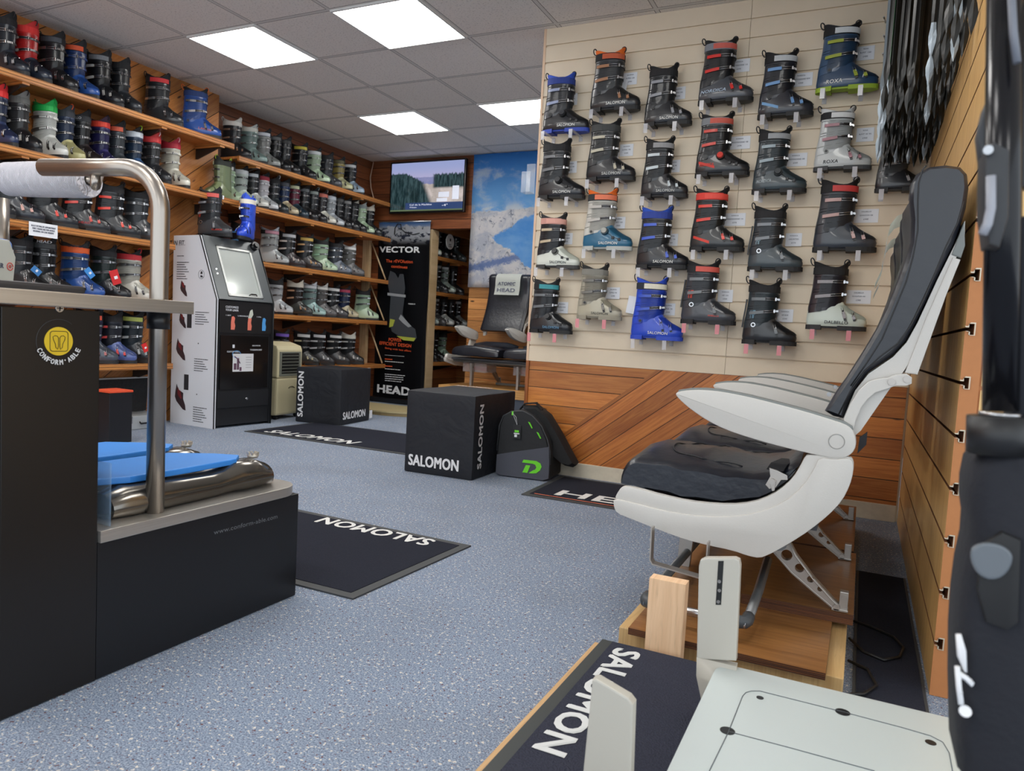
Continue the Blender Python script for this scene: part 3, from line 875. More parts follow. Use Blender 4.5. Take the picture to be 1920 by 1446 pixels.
def wall_shelf(xw, xf, y0, y1, z, label, blocks, group='wooden shelves of ski boots', ends=True):
    r = empty('wall_shelf', (xw, (y0 + y1) / 2, z), 0, label, 'shelf', group)
    def L(x, y, zz): return (x - xw, y - (y0 + y1) / 2, zz)
    bm = bmesh.new(); a = L(xw, y0, 0); b = L(xf - .022, y1, 0)
    box(bm, .002, b[0], a[1], b[1], -.020, 0); build('shelf_board', bm, W_SH, r)
    bm = bmesh.new(); box(bm, b[0], b[0] + .022, a[1], b[1], -.040, .004, bev=.002); build('front_edge', bm, W_SHE, r)
    for k, yb in enumerate(blocks):
        bm = bmesh.new(); yy = yb - (y0 + y1) / 2
        box(bm, .01, xf - xw - .005, yy - .022, yy + .022, -.055, -.020); build('bearer', bm, W_SHE, r)
        bm = bmesh.new()
        prism(bm, [(.003, -.055), (xf - xw - .06, -.055), (xf - xw - .07, -.063), (.02, -.13), (.003, -.13)], 1, yy - .006, yy + .006); build('bracket', bm, W_BRK, r)
    return r


ZN = [2.245, 1.805, 1.373, .927, .480]
nm = ['top', 'second', 'third', 'fourth', 'lowest']
N_END = [.897, .96, .36, .36, .36]
for k, z in enumerate(ZN):
    wall_shelf(-.80, -.50, -3.4, N_END[k], z, f'{nm[k]} long wooden shelf of the nearer boot rack, beside the black foot station', [b for b in (-2.5, -1.6, -.72, .25, .78) if b < N_END[k]], 'shelves of the nearer boot rack')
ZF = [2.20, 1.818, 1.356, .905, .425]
F0 = [1.06, 1.0, 1.0, 1.0, 1.0]
for k, z in enumerate(ZF):
    wall_shelf(-.96, -.62, F0[k], 3.24, z, f'{nm[k]} long wooden shelf of the further boot rack, ending beside the tall banner', [1.28, 1.98, 2.72], 'shelves of the further boot rack')
# post and sloping battens at the end of the far rack
bm = bmesh.new(); box(bm, -.958, -.868, 3.19, 3.235, .001, 2.12); tag(build('wooden_post', bm, W_PALE), 'pale upright timber post at the end of the further boot rack', 'post')
for k in range(4):
    bm = bmesh.new(); zt = ZF[k] - .02; zb = ZF[k + 1]
    if k == 0: continue
    tube(bm, [(-.86, 3.225, zt - .03), (-.655, 3.225, zb + .012)], .010, 4)
    tag(build('sloping_batten', bm, W_PALE), ['', 'slim sloping timber batten under the second shelf beside the banner', 'slim sloping timber batten under the third shelf beside the banner', 'slim sloping timber batten above the lowest shelf beside the banner'][k], 'batten', 'sloping battens at the rack end')
bm = bmesh.new(); tube(bm, [(-.93, 3.285, H - .01), (-.94, 3.25, 2.5), (-.90, 3.22, 2.38), (-.86, 3.25, 2.215)], .006, 6)
tag(build('wall_cable', bm, mat((196, 170, 150), .6)), 'pale cable running down the corner beside the television', 'cable')
# alcove shelves
ZA = [1.652, 1.262, .885, .478]
for k, z in enumerate(ZA):
    wall_shelf(-.49, -.12, 3.43, 4.58, z, f'{nm[k] if k < 3 else "lowest"} shelf of the alcove rack behind the tall banner', [3.95], 'shelves of the alcove rack')
bm = bmesh.new(); box(bm, -.135, -.115, 3.31, 3.43, .001, 1.925); box(bm, -.155, -.115, 3.296, 3.31, .001, 1.925)
tag(build('rack_upright', bm, W_PALE), 'pale timber upright between the tall banner and the alcove rack', 'post')
bm = bmesh.new(); box(bm, -.16, -.10, 3.43, 4.59, 1.93, 2.02); box(bm, -.16, -.14, 3.43, 4.59, 2.02, 2.4)
tag(build('alcove_fascia', bm, W_HONEYY), 'honey coloured boards above the alcove rack', 'fascia')
bm = bmesh.new(); cyl(bm, (-.105, 3.66, 1.84), (-.112, 3.66, 1.84), .085, 28)
text(bm, 'BOOT', (-.104, 3.635, 1.80), (0, .05, 0), (0, 0, .014), 1); text(bm, 'FITTING', (-.104, 3.625, 1.78), (0, .07, 0), (0, 0, .012), 1)
box(bm, -.104, -.1035, 3.645, 3.675, 1.845, 1.875, 1)
tag(build('round_sign', bm, [mat((236, 236, 234), .5), mat((50, 50, 54), .6)]), 'round white sign hung on the top alcove shelf', 'sign')

# ---------------------------------------------------------------- boots on the shelves
B_ = dict
BK = (34, 35, 38); BK2 = (44, 46, 50); NV = (40, 54, 84); BL = (44, 84, 156); MI = (184, 206, 178); WH = (214, 216, 212); RD = (206, 44, 44); GR = (150, 154, 152); SG = (138, 160, 156); BG = (196, 184, 156); OL = (106, 120, 84); CH = (78, 80, 82)
NEAR = {
 0: [(-.735, B_(shell=(36, 42, 52), cuff=(38, 46, 58), buckle=(170, 172, 176)), 'dark navy'), (-.598, B_(shell=(36, 44, 58), cuff=RD, strap=(214, 50, 48), liner=(190, 44, 44), buckle=(190, 186, 180)), 'red and dark navy'),
     (-.432, B_(shell=BK, cuff=BK2, badge=(70, 74, 80), accent=(160, 40, 50)), 'black with a dark wordmark strap'), (-.285, B_(shell=BL, cuff=(42, 66, 120), strap=(30, 30, 34), badge=(214, 84, 46), liner=BK, kind='same'), 'mid blue with an orange strap badge'),
     (-.106, B_(shell=BK, cuff=BK, badge=(120, 122, 126), buckle=(196, 196, 190)), 'black with a grey strap'), (.028, B_(shell=(48, 52, 58), cuff=(44, 46, 50), liner=BK, kind='same'), 'charcoal'),
     (.38, B_(rot=24, shell=BK2, cuff=BK2, badge=(206, 52, 56), kind='same'), 'black with a red strap badge'), (.74, B_(rot=38, shell=(42, 82, 160), cuff=(44, 86, 166), strap=(40, 60, 110), liner=BK, loop=(226, 110, 50), words=[('LANGE', (220, 110, 60), .0, .10, .056, .014, -.01)]), 'bright blue standing at the shelf end')],
 1: [(-.80, B_(shell=(44, 56, 88), cuff=(44, 56, 84), strap=(214, 40, 40), badge=(220, 44, 44), liner=(206, 40, 44)), 'navy with a red strap'), (-.655, B_(shell=BK, cuff=(60, 60, 62), strap=(92, 94, 92), liner=(120, 120, 118), buckle=(190, 188, 184)), 'black with a grey strap'),
     (-.493, B_(shell=(206, 208, 204), cuff=(208, 210, 206), strap=(26, 160, 70), badge=(30, 176, 80), liner=(28, 166, 78), buckle=(60, 60, 60), kind='same', loop=(28, 166, 78)), 'white with a bright green strap and liner'), (-.378, B_(shell=(178, 174, 128), cuff=(48, 62, 90), liner=(52, 56, 62), strap=(54, 58, 66), loop=(220, 90, 50)), 'navy and khaki'),
     (-.252, B_(shell=(40, 36, 38), cuff=BK, strap=BK2, words=[('DALBELLO', (170, 172, 176), -.08, .03, .31, .016, 0, 'cuff')]), 'black with pale lettering on the strap'), (-.123, B_(shell=(46, 44, 92), cuff=(48, 46, 96), badge=(222, 70, 50), strap=(196, 50, 44), liner=(60, 40, 60)), 'purple blue with a red strap'),
     (.002, B_(shell=(60, 66, 72), cuff=(64, 70, 76), badge=(196, 86, 60)), 'slate grey'), (.132, B_(shell=(48, 80, 120), cuff=(46, 66, 92), strap=(196, 204, 214), badge=(206, 214, 222), liner=BK, loop=(180, 210, 50)), 'blue with a pale strap and lime loop'),
     (.285, B_(shell=BK2, cuff=(54, 54, 56), badge=(206, 60, 62), strap=(200, 54, 58), liner=(196, 60, 60), loop=(230, 220, 220)), 'black with a red strap'), (.448, B_(shell=(206, 204, 192), cuff=(208, 206, 194), badge=(170, 40, 56), strap=(176, 36, 56), liner=(166, 40, 60), kind='same', loop=(226, 180, 184)), 'cream with a crimson strap')],
 2: [(-.80, B_(shell=(40, 42, 46), cuff=(38, 38, 42), buckle=(176, 140, 120)), 'black with bronze buckles'), (-.627, B_(shell=(46, 50, 58), cuff=(44, 46, 52), buckle=(206, 160, 150)), 'dark slate with copper buckles'), (-.412, B_(shell=BK2, cuff=BK, buckle=(222, 70, 60)), 'black with red instep buckles'),
     (-.186, B_(shell=(48, 50, 54), cuff=BK, badge=(200, 40, 50), buckle=(206, 70, 60), words=[('HEAD', (190, 50, 56), -.02, .05, .05, .014, 0)]), 'black with a red liner and side lettering'), (.045, B_(shell=BK2, cuff=BK2, buckle=(226, 66, 52)), 'black with four bright red buckles'), (.235, B_(rot=36, shell=(60, 64, 70), cuff=(62, 66, 72), kind='same'), 'plain charcoal')],
 3: [(-.60, B_(shell=BK, cuff=BK2), 'black with dark straps'), (-.443, B_(shell=BK, cuff=BK, badge=(60, 62, 64), words=[('HEAD', (226, 226, 226), -.03, .045, .335, .016, 0, 'strap')]), 'black with a white wordmark'), (-.222, B_(shell=BL, cuff=(46, 84, 150), strap=(224, 92, 40), badge=(226, 96, 42), liner=(60, 60, 60), words=[('LANGE', (40, 40, 60), -.05, .05, .335, .016, 0, 'strap')]), 'blue with an orange strap'),
     (-.023, B_(shell=BK, cuff=(40, 52, 50)), 'black and green with a red card tag'), (.169, B_(shell=(208, 206, 196), cuff=(206, 204, 194), strap=(196, 52, 60), liner=BK, loop=(206, 52, 60)), 'cream with a black liner and red strap')],
 4: [(-.116, B_(shell=(70, 78, 92), cuff=(54, 52, 84), badge=(220, 84, 60), buckle=(190, 120, 120)), 'blue grey with an orange badge'), (.028, B_(shell=(82, 100, 160), cuff=(44, 48, 60), buckle=(230, 90, 90), scale=.98), 'cornflower blue with pink buckles'), (.201, B_(shell=BK2, cuff=(48, 58, 66), badge=(170, 180, 90), buckle=(180, 184, 186)), 'black with silver buckles and a lime cuff')]}
FAR = {
 0: [(1.17, B_(shell=BK, cuff=(48, 50, 56), strap=(206, 204, 198), badge=(214, 212, 206), liner=(190, 188, 182), loop=(200, 200, 196)), 'black with a pale grey strap'), (1.351, B_(shell=SG, cuff=(132, 154, 150), strap=(196, 196, 186), badge=(206, 204, 196), liner=(170, 172, 170), kind='same'), 'sage green with a pale strap'), (1.51, B_(shell=GR, cuff=(160, 160, 158), strap=(60, 64, 76), badge=(206, 208, 214), kind='same'), 'light grey with a navy strap'),
     (1.64, B_(shell=BK, cuff=BK, badge=(90, 92, 94)), 'black with an outlined strap'), (1.768, B_(shell=BK, cuff=BK2, buckle=(206, 204, 206), badge=(60, 60, 60)), 'black with silver buckles'), (1.984, B_(shell=BK, cuff=BK, badge=(190, 176, 60)), 'black with a yellow strap badge'), (2.18, B_(shell=MI, cuff=(178, 198, 172), strap=(150, 156, 156), badge=(200, 204, 206), buckle=(40, 44, 44), kind='same'), 'mint green'),
     (2.36, B_(shell=(76, 78, 84), cuff=(50, 54, 62)), 'dark grey'), (2.53, B_(shell=(196, 196, 158), cuff=(166, 150, 84), strap=(60, 58, 44), badge=(90, 84, 60)), 'olive gold and cream'), (2.72, B_(shell=(166, 186, 204), cuff=(36, 40, 46), badge=(200, 202, 204), liner=BK), 'pale blue and black at the row end')],
 1: [(1.10, B_(shell=MI, cuff=(176, 200, 170), strap=(60, 66, 68), badge=(196, 200, 200), kind='same'), 'mint green beside the olive boot'), (1.255, B_(shell=(198, 210, 202), cuff=(190, 200, 196), strap=(200, 206, 208), badge=(206, 210, 214)), 'white with a large pale strap'), (1.38, B_(shell=WH, cuff=BK, badge=(196, 200, 206)), 'black cuffed white'), (1.50, B_(shell=(196, 200, 204), cuff=(200, 198, 204), strap=(150, 50, 66), kind='same'), 'silver grey with a maroon tab'),
     (1.63, B_(shell=(44, 52, 56), cuff=BK, buckle=(206, 190, 180), loop=(206, 208, 214)), 'black with ivory buckles'), (1.76, B_(shell=(190, 178, 150), cuff=(40, 58, 96), strap=BK2, badge=(66, 70, 78)), 'navy cuffed beige'), (1.895, B_(shell=(36, 56, 70), cuff=(112, 40, 60), strap=(50, 56, 50), badge=(190, 194, 160)), 'burgundy cuffed dark teal'), (2.03, B_(shell=BK, cuff=BK, badge=(96, 100, 104), buckle=(196, 194, 196)), 'black with silver studs'),
     (2.16, B_(shell=BK, cuff=BK2, badge=(150, 160, 156), loop=(206, 206, 206)), 'black with a grey strap and white loop'), (2.29, B_(shell=(206, 206, 196), cuff=(50, 46, 50), badge=(214, 120, 104), strap=(196, 110, 96), loop=(206, 200, 190)), 'black cuffed ivory with a salmon strap'), (2.42, B_(shell=(176, 182, 188), cuff=(170, 176, 182), strap=(196, 204, 212), badge=(206, 212, 220), kind='same'), 'light grey with a white strap'),
     (2.545, B_(shell=BK, cuff=BK, badge=(84, 84, 84)), 'plain black'), (2.67, B_(shell=BK, cuff=BK2, badge=(150, 150, 150), buckle=(180, 180, 182)), 'black with a grey strap'), (2.79, B_(shell=BK, cuff=BK, liner=(206, 202, 190)), 'black with a cream liner'), (2.925, B_(shell=MI, cuff=MI, strap=(140, 150, 150), liner=(180, 186, 182), buckle=(36, 44, 44), kind='same'), 'mint green with dark buckles'), (3.06, B_(shell=(40, 44, 46), cuff=BK, strap=(206, 200, 186), badge=(214, 208, 194), liner=(206, 200, 186)), 'black with a cream strap at the row end')],
 2: [(1.30, B_(shell=(40, 60, 96), cuff=(36, 40, 48), accent=(80, 150, 220), buckle=(90, 150, 210)), 'black with bright blue details'), (1.66, B_(shell=(178, 184, 186), cuff=(180, 182, 182), liner=(150, 154, 162), badge=(170, 120, 136)), 'pale grey with a pink-edged strap'), (1.88, B_(shell=(56, 50, 54), cuff=BK, badge=(160, 162, 166), buckle=(190, 178, 172)), 'black with a square grey badge'),
     (2.12, B_(shell=(48, 46, 48), cuff=BK, badge=(178, 148, 72), buckle=(190, 150, 104)), 'black with gold buckles'), (2.345, B_(shell=MI, cuff=(180, 206, 176), liner=(44, 64, 58), buckle=(150, 190, 160)), 'mint green with a dark green liner'), (2.57, B_(shell=(110, 120, 134), cuff=(66, 72, 84)), 'blue grey'), (2.78, B_(shell=(104, 104, 106), cuff=(116, 116, 114), badge=(206, 206, 206), liner=(190, 190, 190), strap=(60, 60, 62)), 'grey with a pale strap, leaning at the row end')],
 3: [(1.50, B_(shell=(226, 226, 226), cuff=(206, 208, 210), strap=(150, 50, 80), liner=BK), 'white with a magenta strap'), (1.73, B_(shell=(200, 204, 208), cuff=(206, 208, 212), liner=BK), 'silver white'), (2.00, B_(shell=(60, 62, 60), cuff=(50, 42, 40), strap=(206, 200, 186), liner=(206, 200, 186), badge=(206, 200, 188), buckle=(190, 150, 120)), 'dark with a cream liner'), (2.19, B_(shell=(166, 198, 196), cuff=(146, 170, 168), strap=(40, 44, 50), badge=(200, 202, 206), liner=(196, 198, 204)), 'pale turquoise'),
     (2.36, B_(shell=(96, 94, 96), cuff=(104, 100, 98), badge=(210, 208, 204), liner=(196, 196, 194)), 'brown grey with a white strap'), (2.54, B_(shell=(66, 66, 70), cuff=BK, badge=(206, 206, 206), buckle=(206, 206, 208)), 'black with bright silver buckles'), (2.71, B_(shell=(190, 180, 150), cuff=(44, 58, 96), accent=(206, 60, 100), liner=BK, strap=(56, 44, 60), badge=(176, 60, 90)), 'navy and beige with a pink stripe'), (3.06, B_(shell=MI, cuff=(176, 204, 178), liner=BK, buckle=(40, 44, 44)), 'mint green with a black liner, alone by the post')],
 4: [(1.60, B_(shell=BK, cuff=BK, badge=(206, 206, 206), loop=(226, 226, 226)), 'black with a white collar behind the air cooler'), (1.83, B_(shell=BK, cuff=BK, badge=(120, 90, 190), liner=(50, 48, 50)), 'black with a violet strap badge'), (2.12, B_(shell=(56, 56, 54), cuff=BK, badge=(200, 200, 200), buckle=(196, 190, 160), liner=BK), 'dark grey with a pale badge beside the air cooler'), (2.35, B_(shell=(54, 54, 58), cuff=BK2, badge=(196, 196, 200), buckle=(200, 200, 204)), 'black with silver toe buckles'),
     (2.60, B_(shell=(54, 52, 54), cuff=BK, badge=(206, 206, 206), buckle=(176, 172, 166)), 'black with a wide pale badge'), (2.83, B_(shell=(54, 54, 56), cuff=BK2, strap=(206, 204, 196), liner=(210, 208, 200), badge=(214, 212, 204), buckle=(206, 206, 206)), 'black with a white liner beside the post')]}
ALC = {
 0: [(3.49, B_(shell=(196, 206, 196), cuff=(60, 62, 64)), 'pale green and dark'), (3.66, B_(shell=(44, 46, 50), cuff=BK, badge=(70, 72, 76)), 'black, under the round sign'), (3.85, B_(shell=BK, cuff=(48, 46, 48), buckle=(190, 160, 150)), 'black with copper buckles'), (4.05, B_(shell=(96, 104, 104), cuff=(70, 74, 76), buckle=(200, 200, 200)), 'grey with a white loop')],
 1: [(3.50, B_(shell=BK, cuff=BK, badge=(176, 150, 90)), 'black with a gold band'), (3.68, B_(shell=BK2, cuff=BK, badge=(150, 152, 156)), 'black with a grey band'), (3.84, B_(shell=(176, 190, 182), cuff=(150, 166, 160), badge=(206, 210, 212)), 'pale grey green'), (4.04, B_(shell=BK, cuff=BK), 'plain black')],
 2: [(3.50, B_(shell=(160, 172, 168), cuff=(150, 158, 156), badge=(206, 206, 204), strap=(190, 192, 190)), 'grey green'), (3.66, B_(shell=(84, 84, 86), cuff=(70, 70, 74), badge=(180, 182, 184)), 'mid grey'), (3.84, B_(shell=(198, 202, 200), cuff=(60, 62, 66)), 'white with a dark cuff'), (4.0, B_(shell=BK, cuff=BK2), 'plain black'), (4.16, B_(shell=(150, 156, 156), cuff=BK2, badge=(190, 192, 194)), 'dark cuffed grey')],
 3: [(3.52, B_(shell=BK, cuff=(40, 52, 66)), 'black and dark blue'), (3.68, B_(shell=BK, cuff=BK), 'plain black'), (3.85, B_(shell=(170, 196, 178), cuff=(160, 186, 168)), 'mint green')]}
rnd = random.Random(3)
ROT = {'nearer rack': [14, 8, 46, 30, 28], 'further rack': [14, 12, 26, 24, 28], 'alcove rack': [0, 0, 0, 0]}
def rows(D, Z, xf, where, s0):
    for k, L in D.items():
        for j, (y, kw, ds) in enumerate(L):
            kw = dict(kw); s = kw.pop('scale', 1.0) * s0; rot = kw.pop('rot', None)
            lb = f'{ds} ski boot on the {nm[k] if not (D is ALC and k == 3) else "lowest"} shelf of the {where}'
            # keep labels within sixteen words
            wds = lb.split()
            if len(wds) > 16: lb = f'{ds} ski boot, {nm[k]} shelf, {where}'
            yy = y
            a = math.radians(ROT[where][k] + rnd.uniform(-4, 4)) if rot is None else math.radians(rot)
            b = boot((xf - .168 * s * math.cos(a) - .012, yy + .03 - .168 * s * math.sin(a), Z[k] + .0045), a, lb, group=f'ski boots in the {where}', scale=s, detail=(D is NEAR), **kw)
            zk = 1.0
            if D is NEAR: zk = 1.03
            b.scale = (s, s * (1.02 if not (D is NEAR and k == 1) else .90), s * zk)
rows(NEAR, ZN, -.495, 'nearer rack', .97)
rows(FAR, ZF, -.615, 'further rack', .90)
rows(ALC, ZA, -.115, 'alcove rack', .92)
boot((-.66, .90, ZN[1]), math.radians(-82), 'olive green ski boot turned sideways at the end of the second shelf', (116, 128, 92), (108, 120, 88), (40, 44, 40), (36, 40, 36), (44, 50, 40), loop=(170, 196, 60), badge=(206, 214, 180), accent=(160, 190, 50), scale=.93)
# red shoes and tags
for j, y in enumerate((3.50, 3.66, 3.86)):
    r = empty('red_shoe', (-.20, y, 0), .1 * j, ['small bright red shoe on the alcove floor beside the banner', 'small bright red shoe in the middle of three on the alcove floor', 'small bright red shoe on the alcove floor nearest the far chairs'][j], 'shoe', 'red shoes on the alcove floor')
    bm = bmesh.new(); loft(bm, [[low_pt(z, 2 * PI * k / 16) * .8 for k in range(16)] for z in (.022, .046, .07, .10)]); build('upper', bm, mat((200, 30, 44), .5), r)
    bm = bmesh.new(); prism(bm, [(low_pt(.03, 2 * PI * k / 16).x * .82, low_pt(.03, 2 * PI * k / 16).y * .82) for k in range(16)], 2, 0, .017); build('sole', bm, mat((150, 20, 30), .6), r)
def tagcard(px, py, X, rgb, lb, w=.045, h=.07, rot=.3):
    c = at(px, py, 0, X); bm = bmesh.new(); Mx = Matrix.Translation(c) @ Matrix.Rotation(rot, 4, 'X')
    box(bm, -.002, .002, -w, w, -h, h, 0, mtx=Mx); box(bm, .0021, .003, -w * .3, w * .5, -h * .25, h * .15, 1, mtx=Mx)
    return tag(build('hang_tag', bm, [mat(rgb, .4), M_CARD]), lb, 'tag', 'hang tags on shelf boots')
tagcard(216, 520, -.50, (206, 44, 48), 'red hang tag on the black and green boot of the fourth shelf', .032, .050, .35)
tagcard(168, 512, -.50, (64, 140, 214), 'light blue hang tag on the blue boot with the orange strap', .022, .035, .7)
tagcard(68, 508, -.50, (60, 120, 180), 'blue and white hang tag on the black fourth-shelf boots', .02, .03, .9)
tagcard(272, 652, -.50, (214, 44, 44), 'red hang tag on the black lowest-shelf boots', .02, .032, .4)
# notice on the third shelf edge
c = at(81, 431, 0, -.495)
bm = bmesh.new(); box(bm, -.494, -.491, c.y - .088, c.y + .088, c.z - .045, c.z + .040)
for j, tx in enumerate(('BOOT FITTING BY APPOINTMENT', 'ONLY. PLEASE ASK FOR ADVICE', 'BOOKING ON OUR WEBSITE')):
    text(bm, tx, (-.4905, c.y - .075 + .006 * j, c.z + .012 - j * .016), (0, .150 - .012 * j, 0), (0, 0, .010), 1, bold=.03)
tag(build('shelf_notice', bm, [M_CARD, M_INK]), 'white printed notice fixed to the third shelf edge of the nearer rack', 'notice')
bm = bmesh.new(); c = at(413, 369, 0, -.495); box(bm, -.494, -.492, c.y - .035, c.y + .035, c.z - .014, c.z + .014); box(bm, -.4919, -.4915, c.y - .02, c.y + .02, c.z - .005, c.z + .007, 1)
tag(build('shelf_sticker', bm, [M_CARD, M_INK]), 'small white size sticker on the second shelf edge of the nearer rack', 'sticker')
bm = bmesh.new(); c = at(276, 165, 0, -.795); box(bm, -.798, -.775, c.y - .012, c.y + .012, c.z - .12, c.z + .10)
tag(build('wall_rail', bm, mat((30, 24, 22), .5)), 'dark upright shelf rail on the boards above the top shelf', 'rail')
# ---------------------------------------------------------------- boot oven kiosk
M_KW = mat((226, 228, 234), .35); M_KB = mat((26, 27, 30), .35); M_KB2 = mat((12, 12, 13), .25); M_KG = mat((84, 88, 90), .3, .3)
ka = math.atan2(.568, .030)
k = empty('boot_oven_kiosk', (-.207, .485, 0), ka - PI / 2, 'tall white and black boot fitting kiosk with glass window and instruction panel', 'kiosk')
D, Wd = -.50, .565       # local x = depth into -x, y = width
prof = [(D, 0.0), (0, 0.0), (0, .985), (-.205, 1.465), (D, 1.465)]
bm = bmesh.new(); prism(bm, prof, 1, 0, .022); build('side_panel', bm, M_KW, k)
bm = bmesh.new(); prism(bm, prof, 1, Wd - .022, Wd); build('side_panel', bm, M_KB, k)
bm = bmesh.new(); prism(bm, [(x * .995 - .008 * (x > -.3), z) for x, z in [(D, .02), (0, .02), (0, .98), (-.205, 1.455), (D, 1.455)]], 1, .022, Wd - .022); build('body', bm, M_KB, k)
bm = bmesh.new(); tube(bm, [(.003, .004, 0), (.003, .004, .985), (-.203, .004, 1.468)], .006, 4); tube(bm, [(.003, Wd - .004, 0), (.003, Wd - .004, .985), (-.203, Wd - .004, 1.468), (D, Wd - .004, 1.468)], .007, 4)
build('edge_trim', bm, mat((16, 16, 17), .3), k)
sl = Vector((-.205, 0, .48)); sn = Vector((.48, 0, .205)).normalized()
def SP(y, t, off=0.0): return Vector((0, y, .985)) + sl * t + sn * off
def slab(bm, y0, y1, t0, t1, o0, o1, mi=0):
    P = [SP(y, t, o) for y in (y0, y1) for t in (t0, t1) for o in (o0, o1)]
    vs = [bm.verts.new(p) for p in P]
    for q in ((0, 1, 3, 2), (4, 6, 7, 5), (0, 4, 5, 1), (2, 3, 7, 6), (0, 2, 6, 4), (1, 5, 7, 3)):
        f = bm.faces.new([vs[i] for i in q]); f.material_index = mi
bm = bmesh.new()
for a in ((.022, .115, 0, 1), (.455, Wd - .022, 0, 1), (.115, .455, .86, 1), (.115, .455, 0, .05)): slab(bm, a[0], a[1], a[2], a[3], -.004, .012)
build('upper_frame', bm, M_KG, k)
w = bm = bmesh.new()
for a in ((.118, .135, .06, .85), (.435, .452, .06, .85), (.118, .452, .82, .85), (.118, .452, .06, .10)): slab(bm, a[0], a[1], a[2], a[3], .0, .016)
wf = build('window_frame', bm, mat((176, 178, 176), .3, .6), k)
bm = bmesh.new(); slab(bm, .135, .435, .10, .82, -.003, .004, 0); build('window_glass', bm, mat((196, 202, 198), .12, .35, spec=.8), k)
bm = bmesh.new(); ribbon(bm, [SP(.31, .085, .016), SP(.325, .10, .026), SP(.375, .10, .026), SP(.39, .085, .016)], [sn] * 4, (0, 0, 1), .008, .004); build('handle', bm, M_KB2, wf)
bm = bmesh.new(); cyl(bm, SP(.495, .93, .0), SP(.495, .93, .045), .034, 20); cyl(bm, SP(.495, .93, .045), SP(.495, .93, .06), .02, 16); build('latch_knob', bm, M_KB2, k)
bm = bmesh.new()
for t in (.40, .47): cyl(bm, SP(.065, t, .01), SP(.065, t, .016), .006, 10)
build('indicator_lights', bm, mat((250, 250, 246), .3, emit=2.0), k)
bm = bmesh.new(); box(bm, -.002, .006, .03, Wd - .03, .735, .965); build('instruction_strip', bm, mat((15, 15, 17), .4), k)
bm = bmesh.new(); box(bm, -.002, .004, .05, Wd - .05, .30, .715); build('door', bm, mat((20, 18, 18), .12), k)
bm = bmesh.new(); box(bm, -.002, .004, .03, Wd - .03, .155, .285, bev=.002); cyl(bm, (.004, .30, .22), (.02, .30, .22), .009, 12, 1); build('drawer', bm, [M_KB, STEEL], k)
bm = bmesh.new()
text(bm, 'CUSTOMIZE', (.0065, .085, .925), (0, .12, 0), (0, 0, .016)); text(bm, 'YOUR LINER', (.0065, .085, .902), (0, .12, 0), (0, 0, .016))
text(bm, '1. HEAT', (.0065, .09, .865), (0, .045, 0), (0, 0, .009)); text(bm, '2. PERSONALIZE', (.0065, .20, .865), (0, .10, 0), (0, 0, .009)); text(bm, '3. COOL', (.0065, .385, .865), (0, .045, 0), (0, 0, .009))
text(bm, 'CUSTOM SHELL', (.0045, .11, .585), (0, .12, 0), (0, 0, .012)); text(bm, 'THERMOFIT', (.0045, .33, .60), (0, .12, 0), (0, 0, .012))
box(bm, .004, .0046, .16, .18, .62, .645)
text(bm, 'SALOMON', (.0045, .35, .635), (0, .08, 0), (0, 0, .010))
build('lettering', bm, mat((210, 212, 218), .6), k)
LN = [(-.012, -.055), (.012, -.055), (.016, -.02), (.01, .01), (.014, .045), (.004, .06), (-.008, .055), (-.012, .01)]
PIC = [mat((222, 120, 100), .5), mat((76, 150, 214), .5), mat((196, 200, 188), .5)]
for yy, mi in ((.155, 0), (.315, 0), (.46, 1)):
    bm = bmesh.new(); prism(bm, [(yy + a * 1.4, .81 + b * .9) for a, b in LN], 0, .006, .0075); build('liner_pictogram', bm, PIC[mi], k)
bm = bmesh.new(); prism(bm, [(.30 + a, .855 + b) for a, b in ((.0, 0), (.03, 0), (.05, .03), (.04, .07), (.02, .06))], 0, .006, .0078); build('glove_pictogram', bm, PIC[2], k)
bm = bmesh.new(); tube(bm, [(.005, .17 + .04 * math.cos(a) + .03, .57 + .028 * math.sin(a)) for a in [i * .4 for i in range(14)]], .002, 4); build('ring_mark', bm, PIC[1], k)
bm = bmesh.new(); box(bm, .004, .0055, .165, .365, .435, .575)
for a, b, cc, d in ((.175, .20, .45, .50), (.205, .225, .45, .54), (.23, .25, .44, .47)): box(bm, .0056, .006, a, b, cc, d, 1)
tube(bm, [(.006, .18, .555), (.006, .21, .535), (.006, .235, .50)], .004, 4, 1)
for j in range(5): box(bm, .0056, .006, .29, .345, .545 - .02 * j, .549 - .02 * j, 2)
build('poster', bm, [mat((214, 214, 216), .4), mat((90, 60, 80), .5), mat((150, 150, 154), .5)], k)
# printing on the white side: seen on its -y face
bm = bmesh.new()
def SX(px, py):
    p = at(px, py, 1, .462)
    q = Matrix.Rotation(-(ka - PI / 2), 4, 'Z') @ (p - Vector((-.207, .485, 0))); return q
q = SX(320, 459); text(bm, 'BEST IN FIT.', (q.x - .145, -.0015, q.z), (.25, 0, 0), (0, 0, .038), shear=.15)
def para(px, py, n, w):
    q = SX(px, py)
    for j in range(n):
        ww = w * (1 - .12 * ((j * 7) % 4)); x = q.x
        while x < q.x + ww:
            l = rnd.uniform(.008, .026); box(bm, x, min(x + l, q.x + ww), -.0018, -.0005, q.z - j * .018 - .0055, q.z - j * .018); x += l + .004
para(322, 478, 1, .08); para(322, 490, 8, .14); para(359, 584, 6, .155); para(357, 672, 6, .155); para(355, 763, 7, .155)
q = SX(371, 514); pts = circle(q.x, q.z, .033, 24); tube(bm, [(a, -.0015, b) for a, b in pts], .0012, 4, 0, True)
